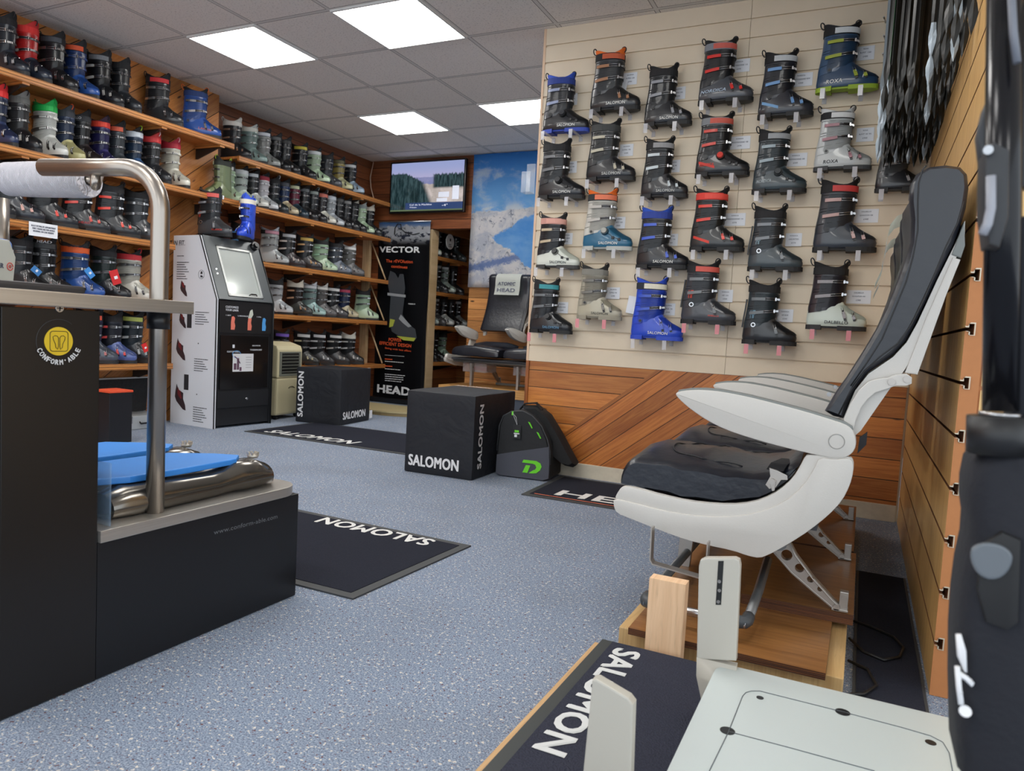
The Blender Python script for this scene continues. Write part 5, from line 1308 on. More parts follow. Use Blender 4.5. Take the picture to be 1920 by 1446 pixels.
def airline_row(root, pitch=.555, n=3, covers=()):
    def lo(y): return y - Y0
    YA = [lo(-1.455) + pitch * i for i in range(n + 1)]
    for i, ya in enumerate(YA):
        bm = bmesh.new()
        w = .050 if i == 0 else .042
        prism(bm, smooth_poly(ARM, 1), 1, ya, ya + w, bev=.006)
        a = build('armrest', bm, M_SEAT, root, True)
        bm = bmesh.new(); prism(bm, ARMPAD, 1, ya + .004, ya + w - .004, bev=.002)
        for v in bm.verts: v.co.z += .004
        build('arm_pad', bm, M_PADG, a, True)
        c = tr([(1220, 524)], -1.46)[0]
        bm = bmesh.new(); tube(bm, [(x, ya - .0005, z) for x, z in circle(c[0], c[1], .0185, 26)], .0012, 5, 0, True)
        build('pivot_cap', bm, mat((150, 148, 144), .5), a)
        if i in (1, 2):
            c = tr([(1130, 336)], -1.46)[0]; bm = bmesh.new(); cyl(bm, (c[0], ya - .004, c[1]), (c[0], ya, c[1]), .008, 6); build('bolt', bm, STEEL, a)
    for i in range(n):
        y = lo(-1.425) + pitch * i
        bm = bmesh.new(); ys = (0, .012, .035, .13, .25, .37, .465, .488, .50)
        ins = (.010, .003, .0, .0, .0, .0, .0, .003, .010)
        R = []
        for k_, (yy, d) in enumerate(zip(ys, ins)):
            P = inset(smooth_poly(CUSH, 1), d); u = max(0, math.sin(PI * yy / .50))
            R.append([Vector((px, y + yy, pz + (.022 * u * (1 + .25 * math.sin(px * 26)) if pz > .44 else 0) + .003 * math.sin(px * 60 + yy * 30))) for px, pz in P])
        loft(bm, R); c = build('seat_cushion', bm, [M_LEA, M_LEA2][i % 2], root, True)
        bm = bmesh.new()
        def topz(px, yy):
            P = smooth_poly(CUSH, 1); zz = max(lerp(a[1], b[1], (px - a[0]) / (b[0] - a[0])) for a, b in zip(P, P[1:] + P[:1]) if (a[0] - px) * (b[0] - px) <= 0 and a[0] != b[0])
            return zz + .022 * math.sin(PI * yy / .5) * (1 + .25 * math.sin(px * 26)) + .003 * math.sin(px * 60 + yy * 30) + .0015
        pts = []
        for a in range(22):
            t = PI * .5 + PI * a / 21
            px = -.19 + .13 * math.cos(t) if True else 0; yy = .25 + .16 * math.sin(t)
            pts.append((px, y + yy, topz(px, yy)))
        tube(bm, pts, .0022, 5); px0 = [(-.05 - .14 * 0 + .1 * q / 5 - .14, y + .09, topz(-.19 + .1 * q / 5, .09)) for q in range(6)]
        tube(bm, px0, .0022, 5); tube(bm, [(x_, y + .41, topz(x_, .41)) for x_ in (-.19, -.15, -.11, -.07, -.03)], .0022, 5)
        E_ = [(px, py) for px, py in inset(smooth_poly(CUSH, 1), .004)]
        build('seam', bm, mat((16, 17, 22), .5), c)
        # backrest
        bm = bmesh.new(); ys = (-.004, .006, .03, .09, .23, .37, .43, .454, .464); ins = (.012, .004, .0, .0, .0, .0, .0, .004, .012)
        R = []
        for yy, d in zip(ys, ins):
            R.append([Vector((px + (.014 * math.sin(PI * (yy + .004) / .468) if px < -.0 + (pz - .5) * .45 else 0), y + .012 + yy, pz)) for px, pz in inset(BACK, d)])
        loft(bm, R); b = build('backrest', bm, M_LEA, root, True)
        bm = bmesh.new()
        sm = [(130, 1030), (200, 930), (270, 820), (330, 680), (380, 560), (410, 450), (432, 330), (432, 200), (436, 120), (452, 60), (470, 38)]
        tube(bm, [(px, y + .0075, pz) for px, pz in tr(sm, -1.44, 1540, 290, 2.371)], .0018, 5)
        sm = [(75, 1160), (130, 1050), (190, 965), (260, 900), (340, 840), (400, 760), (460, 640), (510, 520), (560, 400), (610, 300), (640, 200)]
        tube(bm, [(px, y + .0075, pz) for px, pz in tr(sm, -1.44, 1540, 290, 2.371)], .0018, 5)
        build('seam', bm, mat((14, 15, 19), .5), b)
        if i in covers:
            bm = bmesh.new(); f = tr([(480, 34), (415, 68), (386, 120), (380, 200), (386, 280), (375, 380), (345, 470)], -1.44, 1540, 290, 2.371)
            R = [[Vector((px - .008 + (.014 * 1), y + yy, pz + .002)) for px, pz in f] for yy in (.10, .17, .24, .31, .38)]
            R = [[Vector((v.x - .014 - .006 * q, v.y, v.z)) for q, v in enumerate(r_)] for r_ in R]
            loft(bm, R, closed=False, cap0=False, cap1=False); bmesh.ops.solidify(bm, geom=bm.faces[:], thickness=.003)
            h = build('headrest_cover', bm, M_CLO, b, True)
            if covers == (2, 1):
                zt = 1.19
                bm = bmesh.new(); xx = tr([(380, 160)], -1.44, 1540, 290, 2.371)[0][0] - .018
                def on_cover(p, L=R[2]):
                    for A_, B_2 in zip(L, L[1:]):
                        if (A_.z - p.z) * (B_2.z - p.z) <= 0 and abs(A_.z - B_2.z) > 1e-6: return Vector((lerp(A_.x, B_2.x, (p.z - A_.z) / (B_2.z - A_.z)) - .005, p.y, p.z))
                    return p
                text(bm, 'ATOMIC', (xx, y + .35, 1.185), (0, -.20, 0), (0, 0, .036), shear=.2, bold=.03, fn=on_cover); text(bm, 'HEAD', (xx, y + .35, 1.115), (0, -.20, 0), (0, 0, .038), bold=.03, fn=on_cover)
                build('lettering', bm, M_INK, h)
        # structure of the back
        for yy in (y + .006, y + .43):
            bm = bmesh.new(); prism(bm, SPINE, 1, yy + .012, yy + .040); build('back_frame', bm, M_SEAT, root)
            bm = bmesh.new(); prism(bm, LINK, 1, yy - .006, yy + .010, bev=.002); l_ = build('recline_link', bm, M_SEAT, root)
            bm = bmesh.new()
            for q in ((314, 1012), (384, 1000)):
                c_ = tr([q], -1.445, 1540, 290, 2.371)[0]; cyl(bm, (c_[0], yy - .009, c_[1]), (c_[0], yy - .006, c_[1]), .009, 14)
            build('rivets', bm, M_GALU, l_)
        bm = bmesh.new(); prism(bm, UPB, 1, y + .014, y + .452, bev=.004); build('back_shell', bm, M_SEAT, root)
        bm = bmesh.new(); prism(bm, UPC, 1, y + .014, y + .452, bev=.003); build('back_cap', bm, M_PADG, root)
    # end shrouds
    for yy, mir in ((0.0, 1), (pitch * n + .02, -1)):
        bm = bmesh.new(); prism(bm, smooth_poly(RIM, 1), 1, yy, yy + .026 * 1, bev=.005); s = build('side_shroud', bm, M_SEAT, root, True)
        bm = bmesh.new(); prism(bm, smooth_poly(SHR, 1), 1, yy - .007 if mir > 0 else yy + .01, yy + .018 if mir > 0 else yy + .033, bev=.004); build('outer_panel', bm, M_SEAT, s, True)
    # beams under the cushions
    L = pitch * n
    for (x_, z_) in ((-.30, .365), (.03, .33)):
        bm = bmesh.new(); tube(bm, [(x_, .02, z_), (x_, L, z_)], .022, 12); build('cross_beam', bm, M_TUBE, root)
    bm = bmesh.new(); box(bm, -.36, .12, .03, L - .0, .375, .392); build('seat_pan', bm, mat((60, 60, 64), .6), root)
    # rear legs with round holes
    hs = [(958, 1120, .0155), (1025, 1188, .0125), (1083, 1247, .0095), (1132, 1298, .0070)]
    for yy in (.16, .16 + pitch * 1.0, .16 + pitch * 2.2):
        H_ = [circle(*tr([(a, b)], -1.30)[0], r, 14)[::-1] for a, b, r in hs]
        bm = bmesh.new(); prism(bm, LEG, 1, yy, yy + .024, bev=0, holes=H_); l_ = build('rear_leg', bm, M_GALU, root)
        bm = bmesh.new(); tube(bm, [(x, yy - .002, z) for x, z in inset(LEG, .004)], .0022, 5, 0, True); build('leg_flange', bm, M_GALU, l_)
        c_ = tr([(1218, 1392)], -1.30)[0]
        bm = bmesh.new(); box(bm, c_[0] - .012, c_[0] + .030, yy - .008, yy + .032, max(.1325, c_[1] - .010), c_[1] - .002, bev=.002); box(bm, c_[0] + .006, c_[0] + .028, yy + .0, yy + .024, c_[1] - .006, c_[1] + .045, bev=.002); cyl(bm, (c_[0], yy - .008, c_[1]), (c_[0], yy + .032, c_[1]), .009, 12)
        cyl(bm, (c_[0] + .017, yy - .003, c_[1] + .03), (c_[0] + .017, yy + .028, c_[1] + .03), .006, 10)
        build('floor_fitting', bm, M_GALU, root)
    for yy in (.40, .40 + pitch * 1.0, .40 + pitch * 1.9):
        bm = bmesh.new(); prism(bm, [(-.315, .102), (-.275, .102), (-.268, .20), (-.275, .34), (-.325, .34), (-.312, .22)], 1, yy, yy + .022, holes=[circle(-.294, .30, .011, 12)[::-1], circle(-.292, .26, .008, 12)[::-1]]); build('front_leg', bm, M_GALU, root)
    # baggage bar
    bm = bmesh.new(); tube(bm, [(-.285, -.10, .15), (-.285, L * .72, .15)], .0135, 12); tube(bm, [(-.02, -.10, .145), (-.02, .10, .16), (-.02, .30, .20)], .0135, 12)
    build('baggage_bar', bm, M_TUBE, root)
    bm = bmesh.new(); tube(bm, [(-.285, -.125, .148), (-.02, -.125, .145)], .011, 12); build('baggage_bar_front', bm, STEEL, root)
    for x_, d in ((-.285, 1), (-.02, -1)):
        bm = bmesh.new(); tube(bm, [(x_, -.08, .149), (x_, -.105, .148), (x_ + .004 * d, -.120, .148), (x_ + .018 * d, -.126, .148), (x_ + .035 * d, -.126, .148)], .0165, 12)
        build('elbow_cap', bm, mat((62, 66, 70), .5), root)
    # literature bracket
    P = [(-.292, -.05, .335), (-.290, -.05, .245), (-.284, -.05, .236), (-.15, -.05, .222), (-.142, -.05, .23), (-.142, -.05, .32)]
    bm = bmesh.new(); ribbon(bm, P, [(-1, 0, 0), (-1, 0, -.3), (-.5, 0, -1), (0, 0, -1), (1, 0, -.5), (1, 0, 0)], (0, 1, 0), .030, .004); build('foot_bar', bm, M_GALU, root)
    # lap belt and its fitting
    c_ = tr([(890, 722)], -1.42)[0]
    bm = bmesh.new(); prism(bm, [(c_[0] - .016, c_[1] - .012), (c_[0] - .006, c_[1] - .022), (c_[0] + .010, c_[1] - .016), (c_[0] + .022, c_[1] + .006), (c_[0] + .038, c_[1] + .008), (c_[0] + .036, c_[1] + .020), (c_[0] + .010, c_[1] + .030), (c_[0] - .010, c_[1] + .034), (c_[0] - .006, c_[1] + .012)], 1, .004, .012, bev=.001)
    prism(bm, [(c_[0] - .008, c_[1] + .004), (c_[0] + .010, c_[1] + .004), (c_[0] + .008, c_[1] - .024), (c_[0] + .002, c_[1] - .026)], 1, -.002, .004, bev=.001); cyl(bm, (c_[0], -.006, c_[1]), (c_[0], .004, c_[1]), .008, 14)
    build('belt_anchor', bm, M_GALU, root)
    bm = bmesh.new(); ribbon(bm, [(c_[0] + .004, .012, c_[1] + .028), (c_[0] + .010, .05, c_[1] + .040), (c_[0] + .03, .12, c_[1] + .045), (c_[0] + .06, .20, c_[1] + .035)], [(0, -.3, 1)] * 4, (1, 0, 0), .042, .003); build('lap_belt', bm, M_BELT, root)
    bm = bmesh.new(); q = tr([(170, 1260), (205, 1235), (200, 1290), (160, 1330)], -1.42, 1540, 290, 2.371)
    prism(bm, q, 1, .03, .05); build('rear_strap', bm, M_BELT, root)


row = empty('airline_seat_row', (4.0, Y0, 0), 0, 'nearest row of dark leather aircraft seats with white armrests, on plywood by the oak slats', 'aircraft seats', 'rows of aircraft seats')
airline_row(row, covers=(1, 2))
far = empty('airline_seat_row', (2.29, 2.85, .232), PI / 2, 'further row of aircraft seats with a white headrest cover, standing below the mountain cloth', 'aircraft seats', 'rows of aircraft seats')
far.scale = (.92, .98, .92)
airline_row(far, covers=(2, 1))
# their plinths
M_PLY = wood('plywood_top', (150, 104, 58), (122, 80, 42), 0, 'XY', 0, rough=.3, knots=False, vary=0)
M_PLYE = wood('plywood_edge', (120, 70, 34), (80, 42, 20), .0045, 'XZ', 0, rough=.5, knots=False, gap=.2, vary=.3)
M_PINE = wood('pine_board', (206, 172, 120), (186, 148, 96), 0, 'YX', 0, rough=.4, knots=False, vary=0)
k = empty('plywood_plinth', (0, 0, 0), 0, 'stepped plywood plinth under the nearest row of aircraft seats', 'plinth')
bm = bmesh.new(); box(bm, 3.665, 4.213, -1.625, .35, .001, .084, bev=.003); build('base_board', bm, M_PINE, k)
def sheet(x0, x1, y0, y1, z0, z1, nm_):
    bm = bmesh.new(); box(bm, x0, x1, y0, y1, z0, z1)
    for f in bm.faces:
        f.normal_update(); f.material_index = 0 if abs(f.normal.z) > .9 else 1
    build(nm_, bm, [M_PLY, M_PLYE], k)
sheet(3.70, 4.174, -1.66, -.20, .084, .1015, 'plywood_sheet'); sheet(3.93, 4.226, -1.30, -.62, .1015, .131, 'plywood_riser'); sheet(3.99, 4.218, -.60, .25, .1015, .131, 'plywood_riser')
bm = bmesh.new(); box(bm, 3.760, 3.850, -1.715, -1.675, .001, .262); tag(build('timber_block', bm, wood('fresh_pine', (236, 198, 160), (222, 180, 140), 0, 'ZX', 0, rough=.55, knots=True, vary=0)), 'upright pine block propping the foot bar of the nearest seat', 'timber block')
k = empty('bench_plinth', (0, 0, 0), 0, 'pine fronted plinth under the further row of aircraft seats', 'plinth')
bm = bmesh.new(); box(bm, .62, 2.42, 2.42, 3.28, .001, .255); build('base', bm, mat((78, 84, 96), .9), k)
bm = bmesh.new(); box(bm, .60, 2.42, 2.40, 3.28, .256, .33, bev=.003); build('pine_top', bm, wood('pine_front', (206, 160, 98), (182, 130, 72), 0, 'XZ', 0, knots=True, vary=0), k)
bm = bmesh.new(); box(bm, 2.0, 2.28, 2.22, 2.35, .001, .12); tag(build('white_box', bm, mat((206, 212, 220), .5)), 'small white carton on the floor behind the sports bag', 'box')
pts = [(.02 + .58 * math.cos(a), 2.80 + .60 * math.sin(a)) for a in [PI * 1.02 + PI * .96 * i / 24 for i in range(25)]]
k = empty('round_step', (0, 0, 0), 0, 'low half-round step with pale wood top at the banner foot', 'step')
bm = bmesh.new(); prism(bm, pts, 2, .001, .028); build('riser', bm, mat((140, 122, 84), .6), k)
bm = bmesh.new(); prism(bm, [(x * 1.0, y - .006) for x, y in pts], 2, .0285, .045, bev=.002); build('top', bm, mat((176, 162, 122), .5, var=.1, bscale=8), k)
# drawers of red accessories under the far seats
for j, xx in enumerate((.86, 1.40)):
    k = empty('clear_tray', (xx, 2.72, .46), 0, ['clear plastic tray with red items slung under the first far seat', 'clear plastic tray with red items slung under the second far seat'][j], 'tray', 'trays under the far seats')
    bm = bmesh.new(); box(bm, -.13, .13, -.10, .10, 0, .005); box(bm, -.13, -.126, -.10, .10, 0, .09); box(bm, .126, .13, -.10, .10, 0, .09); box(bm, -.13, .13, -.10, -.096, 0, .09); box(bm, -.13, .13, .096, .10, 0, .09); build('tray', bm, mat((200, 190, 190), .2, alpha=.35), k)
    bm = bmesh.new(); tube(bm, [(-.09, 0, .03), (-.03, .01, .035), (.03, -.01, .03), (.09, .0, .03)], .022, 8); build('red_contents', bm, mat((190, 40, 44), .5), k)

# ---------------------------------------------------------------- ramp with carpet and the white foot platform
k = empty('carpeted_ramp', (0, 0, 0), 0, 'plywood ramp topped with a dark mat lettered in white, nearest the lens', 'ramp')
bm = bmesh.new(); box(bm, 3.640, 4.20, -2.95, -1.745, .003, .080); build('plywood_box', bm, wood('ramp_ply', (214, 176, 128), (190, 150, 104), 0, 'YX', 0, rough=.5, knots=False, vary=0), k)
bm = bmesh.new(); box(bm, 3.654, 4.20, -2.95, -1.73, .0805, .0865, bev=.002); build('mat_rubber', bm, mat((54, 58, 58), .55), k)
bm = bmesh.new(); box(bm, 3.685, 4.20, -2.95, -1.742, .0866, .091); build('mat_pile', bm, mat((56, 58, 70), .95, bump=.6, bscale=260, spec=.1, var=.3), k)
bm = bmesh.new(); text(bm, 'SALOMON', (3.722, -2.315, .0918), (0, .55, 0), (-.062, 0, 0), bold=.035)
a_ = at(1165, 1222, 2, .0918); b_ = at(1048, 1385, 2, .0918)
bm.free(); bm = bmesh.new()
text(bm, 'SALOMON', (3.705, -1.775, .0918), (.0, -.50, 0), (.062, 0, 0), bold=.035)
build('lettering', bm, mat((206, 208, 208), .8), k)

k = empty('foot_platform', (0, 0, 0), 0, 'white foot measuring platform with black dots and two upright arms', 'foot platform')
ZP = .20
P = [(3.976, -2.80)] + arc(4.021, -2.010, .045, PI, PI / 2, 8) + [(4.40, -1.965)] + arc(4.41, -1.99, .025, PI / 2, 0, 5) + [(4.435, -2.80)]
bm = bmesh.new(); prism(bm, P, 2, ZP - .024, ZP, bev=.004); build('top_plate', bm, mat((188, 197, 197), .3, spec=.4), k, True)
bm = bmesh.new(); box(bm, 4.02, 4.40, -2.78, -2.02, .0925, ZP - .024, bev=.01); build('body', bm, mat((190, 194, 192), .4), k)
DK = mat((22, 24, 28), .3)
for px, py, r_ in ((1425, 1309, .0065), (1580, 1336, .0125), (1364, 1371, .0125), (1745, 1393, .0085), (1300, 1446 + 20, .0065)):
    c_ = at(px, py, 2, ZP); bm = bmesh.new(); cyl(bm, (c_.x, c_.y, ZP + .0002), (c_.x, c_.y, ZP + .001), r_, 24); build('dot', bm, DK, k)
bm = bmesh.new()
G1 = [at(a, b, 2, ZP + .0006) for a, b in ((1330, 1446), (1366, 1372), (1392, 1306), (1398, 1299), (1408, 1296), (1425, 1296), (1580, 1335), (1690, 1364), (1745, 1380), (1768, 1392), (1780, 1412), (1786, 1446))]
tube(bm, G1, .0008, 4); tube(bm, [at(a, b, 2, ZP + .0006) for a, b in ((1366, 1372), (1480, 1402), (1640, 1446))], .0008, 4)
build('groove_lines', bm, mat((90, 98, 104), .5), k)
M_ARMW = mat((184, 180, 170), .35)
Yb = -1.985
L = [at(a, b, 1, Yb) for a, b in ((1310, 1062), (1313, 1051), (1322, 1047), (1378, 1047), (1386, 1051), (1388, 1062), (1380, 1240), (1306, 1236))]
bm = bmesh.new(); prism(bm, [(p.x, p.z) for p in L], 1, Yb, Yb + .020, bev=.003); a1 = build('upright_arm', bm, M_ARMW, k)
bm = bmesh.new(); x0, x1, zb = L[-1].x, L[-2].x, L[-1].z
v = [(x0, Yb, zb + .004), (x1 + .001, Yb, zb + .004), (x1 + .001, Yb + .02, zb + .004), (x0, Yb + .02, zb + .004)]
w_ = [(x0 + .030, Yb - .075, .150), (x1 + .06, Yb - .03, .150), (x1 + .06, Yb + .0, .150), (x0 + .02, Yb + .02, .150)]
loft(bm, [v, [(a + .004, b - .012, zb - .03) for a, b, c_ in v], w_]); build('arm_foot', bm, M_ARMW, a1)
S = [at(a, b, 1, Yb) for a, b in ((1347, 1052), (1357, 1052), (1352, 1134), (1342, 1134))]
bm = bmesh.new(); prism(bm, [(p.x, p.z) for p in S], 1, Yb - .001, Yb + .001); build('slot', bm, mat((20, 22, 24), .4), a1)
bm = bmesh.new()
for q in ((1349, 1090), (1349, 1107), (1347, 1128)):
    c_ = at(*q, 1, Yb); cyl(bm, (c_.x, Yb - .003, c_.z), (c_.x, Yb, c_.z), .0035, 10)
build('slot_screws', bm, STEEL, a1)
Yc = -2.46
L = [at(a, b, 1, Yc) for a, b in ((1110, 1275), (1118, 1274), (1178, 1310), (1187, 1322), (1183, 1446), (1180, 1560), (1085, 1560), (1093, 1446))]
bm = bmesh.new(); prism(bm, [(p.x, max(.0925, p.z)) for p in L], 1, Yc, Yc + .020, bev=.003); a2 = build('upright_arm', bm, M_ARMW, k)
zz = .0925
bm = bmesh.new(); box(bm, L[6].x, 4.03, Yc, Yc + .02, .0925, .112); build('arm_foot', bm, M_ARMW, a2)

# cable on the floor
def floor_cable(P, lb):
    bm = bmesh.new(); tube(bm, P, .004, 6); tag(build('power_cable', bm, mat((22, 22, 24), .5)), lb, 'cable', 'cables behind the plinth')
floor_cable([(4.225, -1.00, .015), (4.28, -1.02, .014), (4.34, -1.07, .014), (4.362, -1.14, .014), (4.35, -1.22, .014), (4.31, -1.27, .014), (4.26, -1.24, .014), (4.222, -1.16, .015)], 'black cable looping on the dark mat behind the plywood plinth')
floor_cable([(4.222, -1.33, .015), (4.27, -1.36, .014), (4.29, -1.45, .014), (4.26, -1.52, .014), (4.222, -1.55, .015)], 'shorter black cable loop nearer the white foot platform')

# ---------------------------------------------------------------- foot station on the left
g = NG('brushed_steel'); n = g.noise(g.comb(g.M('MULTIPLY', g.xyz[0], 3.0), g.M('MULTIPLY', g.xyz[1], 3.0), g.M('MULTIPLY', g.xyz[2], 260.0)), 1.0, 2.0)
g.b.inputs['Metallic'].default_value = .85; M_BRUSH = g.done(g.mix(n, lin((176, 172, 166)), lin((208, 204, 198))), .34)
M_POLE = mat((162, 154, 146), .30, .95); M_BLKL = mat((24, 24, 27), .3, spec=.4); M_BRN = mat((27, 24, 23), .3, spec=.4)
k = empty('foot_analysis_station', (0, 0, 0), 0, 'black foot analysis station with steel worktops, a bent steel pole and blue foot pads', 'foot station')
bm = bmesh.new(); box(bm, 2.16, 2.667, -2.618, -2.412, .002, .848, bev=.002); t_ = build('tall_cabinet', bm, M_BRN, k)
bm = bmesh.new(); box(bm, 2.14, 2.667, -2.64, -2.6205, .002, .848); build('pale_end_panel', bm, mat((170, 168, 166), .4), k)
bm = bmesh.new(); box(bm, 1.95, 2.665, -2.410, -1.757, .002, .322, bev=.002); build('low_cabinet', bm, M_BLKL, k)
bm = bmesh.new(); box(bm, 2.10, 2.674, -2.66, -2.168, .853, .884, bev=.002); build('tall_worktop', bm, M_BRUSH, k)
P = [(1.93, -2.410), (2.676, -2.410), (2.676, -1.83)] + arc(2.596, -1.828, .08, 0, PI / 2, 8) + [(1.93, -1.748)]
bm = bmesh.new(); prism(bm, P, 2, .324, .352, bev=.0015); build('low_worktop', bm, M_BRUSH, k)
bm = bmesh.new(); c_ = at(111, 578, 0, 2.668); cyl(bm, (2.667, c_.y, c_.z), (2.670, c_.y, c_.z), .0085, 18); box(bm, 2.670, 2.6712, c_.y - .006, c_.y + .006, c_.z - .001, c_.z + .001, 1); box(bm, 2.670, 2.6712, c_.y - .001, c_.y + .001, c_.z - .006, c_.z + .006, 1)
build('screw', bm, [STEEL, BLK], t_)
c_ = at(110, 640, 0, 2.668)
bm = bmesh.new(); R_ = .030
cyl(bm, (2.667, c_.y, c_.z), (2.669, c_.y, c_.z), R_, 40)
def disc_text(bm, s, r, a0, a1):
    n_ = len(s)
    for i, ch in enumerate(s):
        if ch == ' ': continue
        a = a0 + (a1 - a0) * i / (n_ - 1)
        ce = Vector((2.6695, c_.y + r * math.cos(a), c_.z + r * math.sin(a)))
        dirv = Vector((0, -math.sin(a), math.cos(a))) ; upv = Vector((0, -math.cos(a), -math.sin(a)))
        w2 = .0068 if ch != "'" else .002; h2 = .0105
        o_ = ce - dirv * (w2 / 2); text(bm, ch, o_ + (upv * .006 if ch == "'" else Vector((0, 0, 0))), dirv * w2, upv * (h2 if ch != "'" else .003), 1, bold=.02)
disc_text(bm, "CONFORM'ABLE", .0495, math.radians(205), math.radians(335))
def rr(w, h, r): return [(x, y) for cx_, cy_, a0 in ((w - r, h - r, 0), (-w + r, h - r, PI / 2), (-w + r, -h + r, PI), (w - r, -h + r, 1.5 * PI)) for x, y in arc(cx_, cy_, r, a0, a0 + PI / 2, 4)]
tube(bm, [(2.6697, c_.y + a, c_.z + b) for a, b in rr(.019, .021, .006)], .0007, 4, 2, True)
ft = [(-.003, -.016), (-.007, -.012), (-.008, -.004), (-.012, .004), (-.013, .010), (-.009, .013), (-.004, .012), (-.0015, .008), (-.0015, -.010)]
for s_ in (1, -1): tube(bm, [(2.6697, c_.y + a * s_, c_.z + b - .001) for a, b in ft], .0007, 4, 2, True)
build('round_badge', bm, [mat((222, 188, 44), .35), mat((222, 222, 222), .5), mat((70, 56, 16), .5)], t_)
bm = bmesh.new(); tube(bm, [(2.6675, c_.y + .046 * math.cos(a), c_.z + .046 * math.sin(a)) for a in [.9 + i * .16 for i in range(20)]], .0006, 4); build('badge_ring', bm, mat((60, 60, 62), .5), t_)
bm = bmesh.new(); a_ = at(401, 1003, 0, 2.6655); b_ = at(520, 972, 0, 2.6655); text(bm, 'www.conform-able.com', a_, (b_ - a_), (0, 0, .0125), bold=.0)
build('lettering', bm, mat((110, 112, 116), .4), k)
# the pole and its handle
hd = Vector((-.976, -.218, 0))
B0 = Vector((2.622, -2.229, .352)); pts = [B0, Vector((2.622, -2.229, .9)), Vector((2.622, -2.229, 1.10))]
top = 1.205; r_ = .105; C0_ = Vector((2.622, -2.229, top - r_))
for i in range(1, 9):
    a = PI / 2 * i / 8; pts.append(C0_ + hd * (r_ - r_ * math.cos(a)) + Vector((0, 0, r_ * math.sin(a))))
pts.append(pts[-1] + hd * .245)
bm = bmesh.new(); tube(bm, pts, .0215, 24); po = build('grab_pole', bm, M_POLE, k)
bm = bmesh.new(); cyl(bm, (2.622, -2.229, .8125), (2.622, -2.229, .8525), .0265, 24); build('pole_collar', bm, BLK, po)
bm = bmesh.new(); cyl(bm, (2.195, -2.36, .884), (2.195, -2.36, 1.12), .0215, 20); build('second_pole', bm, M_POLE, k)
ro = at(168, 337, 1, -2.17); ro = Vector((ro.x, ro.y, ro.z))
bm = bmesh.new(); st = pts[-1] - hd * .16; en = ro - hd * .03
tube(bm, [st + Vector((0, 0, -.018)), st + Vector((0, 0, -.045)), en + Vector((0, 0, .012)), en, en + hd * .08], .012, 14); build('roll_holder', bm, M_POLE, po)
k2 = empty('paper_towel_roll', ro, 0, 'white embossed paper towel roll hung under the steel handle', 'paper roll')
bm = bmesh.new()
a1_ = hd.cross(Vector((0, 0, 1))).normalized(); a2_ = Vector((0, 0, 1))
R = []
for t, rr_ in ((0, .018), (0, .046), (.004, .0485), (.05, .049), (.12, .049), (.20, .048), (.27, .046), (.27, .018)):
    R.append([hd * t + a1_ * rr_ * math.cos(2 * PI * i / 32) + a2_ * rr_ * math.sin(2 * PI * i / 32) for i in range(32)])
R.append(R[0]); loft(bm, R, cap0=False, cap1=False); bmesh.ops.remove_doubles(bm, verts=bm.verts[:], dist=1e-5)
g = NG('embossed_paper'); wv = g.nt.nodes.new('ShaderNodeTexWave'); wv.inputs['Scale'].default_value = 95; wv.inputs['Distortion'].default_value = 9; wv.inputs['Detail'].default_value = 1.5; wv.inputs['Detail Scale'].default_value = .6
g.nt.links.new(g.obj, wv.inputs['Vector']); g.bump(wv.outputs['Fac'], .9, .004); M_PAPER = g.done(lin((226, 224, 232)), .85, .2)
build('roll', bm, M_PAPER, k2, True)
# foot pods and blue pads
M_POD = mat((116, 112, 106), .18, .85)
def pod(x, y0, y1, lb):
    bm = bmesh.new(); R = []
    for t, w, h in ((0, .02, .02), (.02, .05, .055), (.10, .062, .070), (.40, .060, .066), (.58, .056, .062), (.66, .054, .060), (.74, .062, .074), (.86, .066, .078), (.95, .056, .060), (1.0, .020, .022)):
        yy = lerp(y0, y1, t); n_ = 20
        R.append([Vector((x + w * math.cos(PI * 2 * i / n_), yy, .354 + max(0, h * (.35 + .65 * math.sin(PI * 2 * i / n_))) + (.0 if t < .6 else .004))) for i in range(n_)])
    loft(bm, R); p_ = build('foot_pod', bm, M_POD, k, True)
    bm = bmesh.new(); c2 = Vector((x - .005, lerp(y0, y1, .90), .432))
    cyl(bm, c2, c2 + Vector((0, 0, .010)), .014, 14, r1=.018)
    for q in range(7): box(bm, c2.x + .014 * math.cos(q * .9) - .003, c2.x + .014 * math.cos(q * .9) + .003, c2.y + .014 * math.sin(q * .9) - .003, c2.y + .014 * math.sin(q * .9) + .003, c2.z + .008, c2.z + .018)
    build('pod_knob', bm, mat((206, 200, 190), .35, .6), p_)
    bm = bmesh.new(); P_ = [(x - .22, y0 + .01), (x - .02, y0 + .01), (x + .012, y0 + .08), (x + .018, y0 + .25), (x + .012, y0 + .42), (x - .03, y0 + .47), (x - .10, y0 + .44), (x - .20, y0 + .36)]
    prism(bm, P_, 2, .425, .442, bev=.004); build('blue_pad', bm, mat((58, 140, 226), .45), p_)
pod(2.565, -2.345, -1.79, ''); pod(2.28, -2.345, -1.79, '')
bm = bmesh.new(); box(bm, 2.50, 2.655, -2.375, -2.371, .352, .50); build('clear_shield', bm, mat((160, 190, 220), .05, alpha=.22), k)
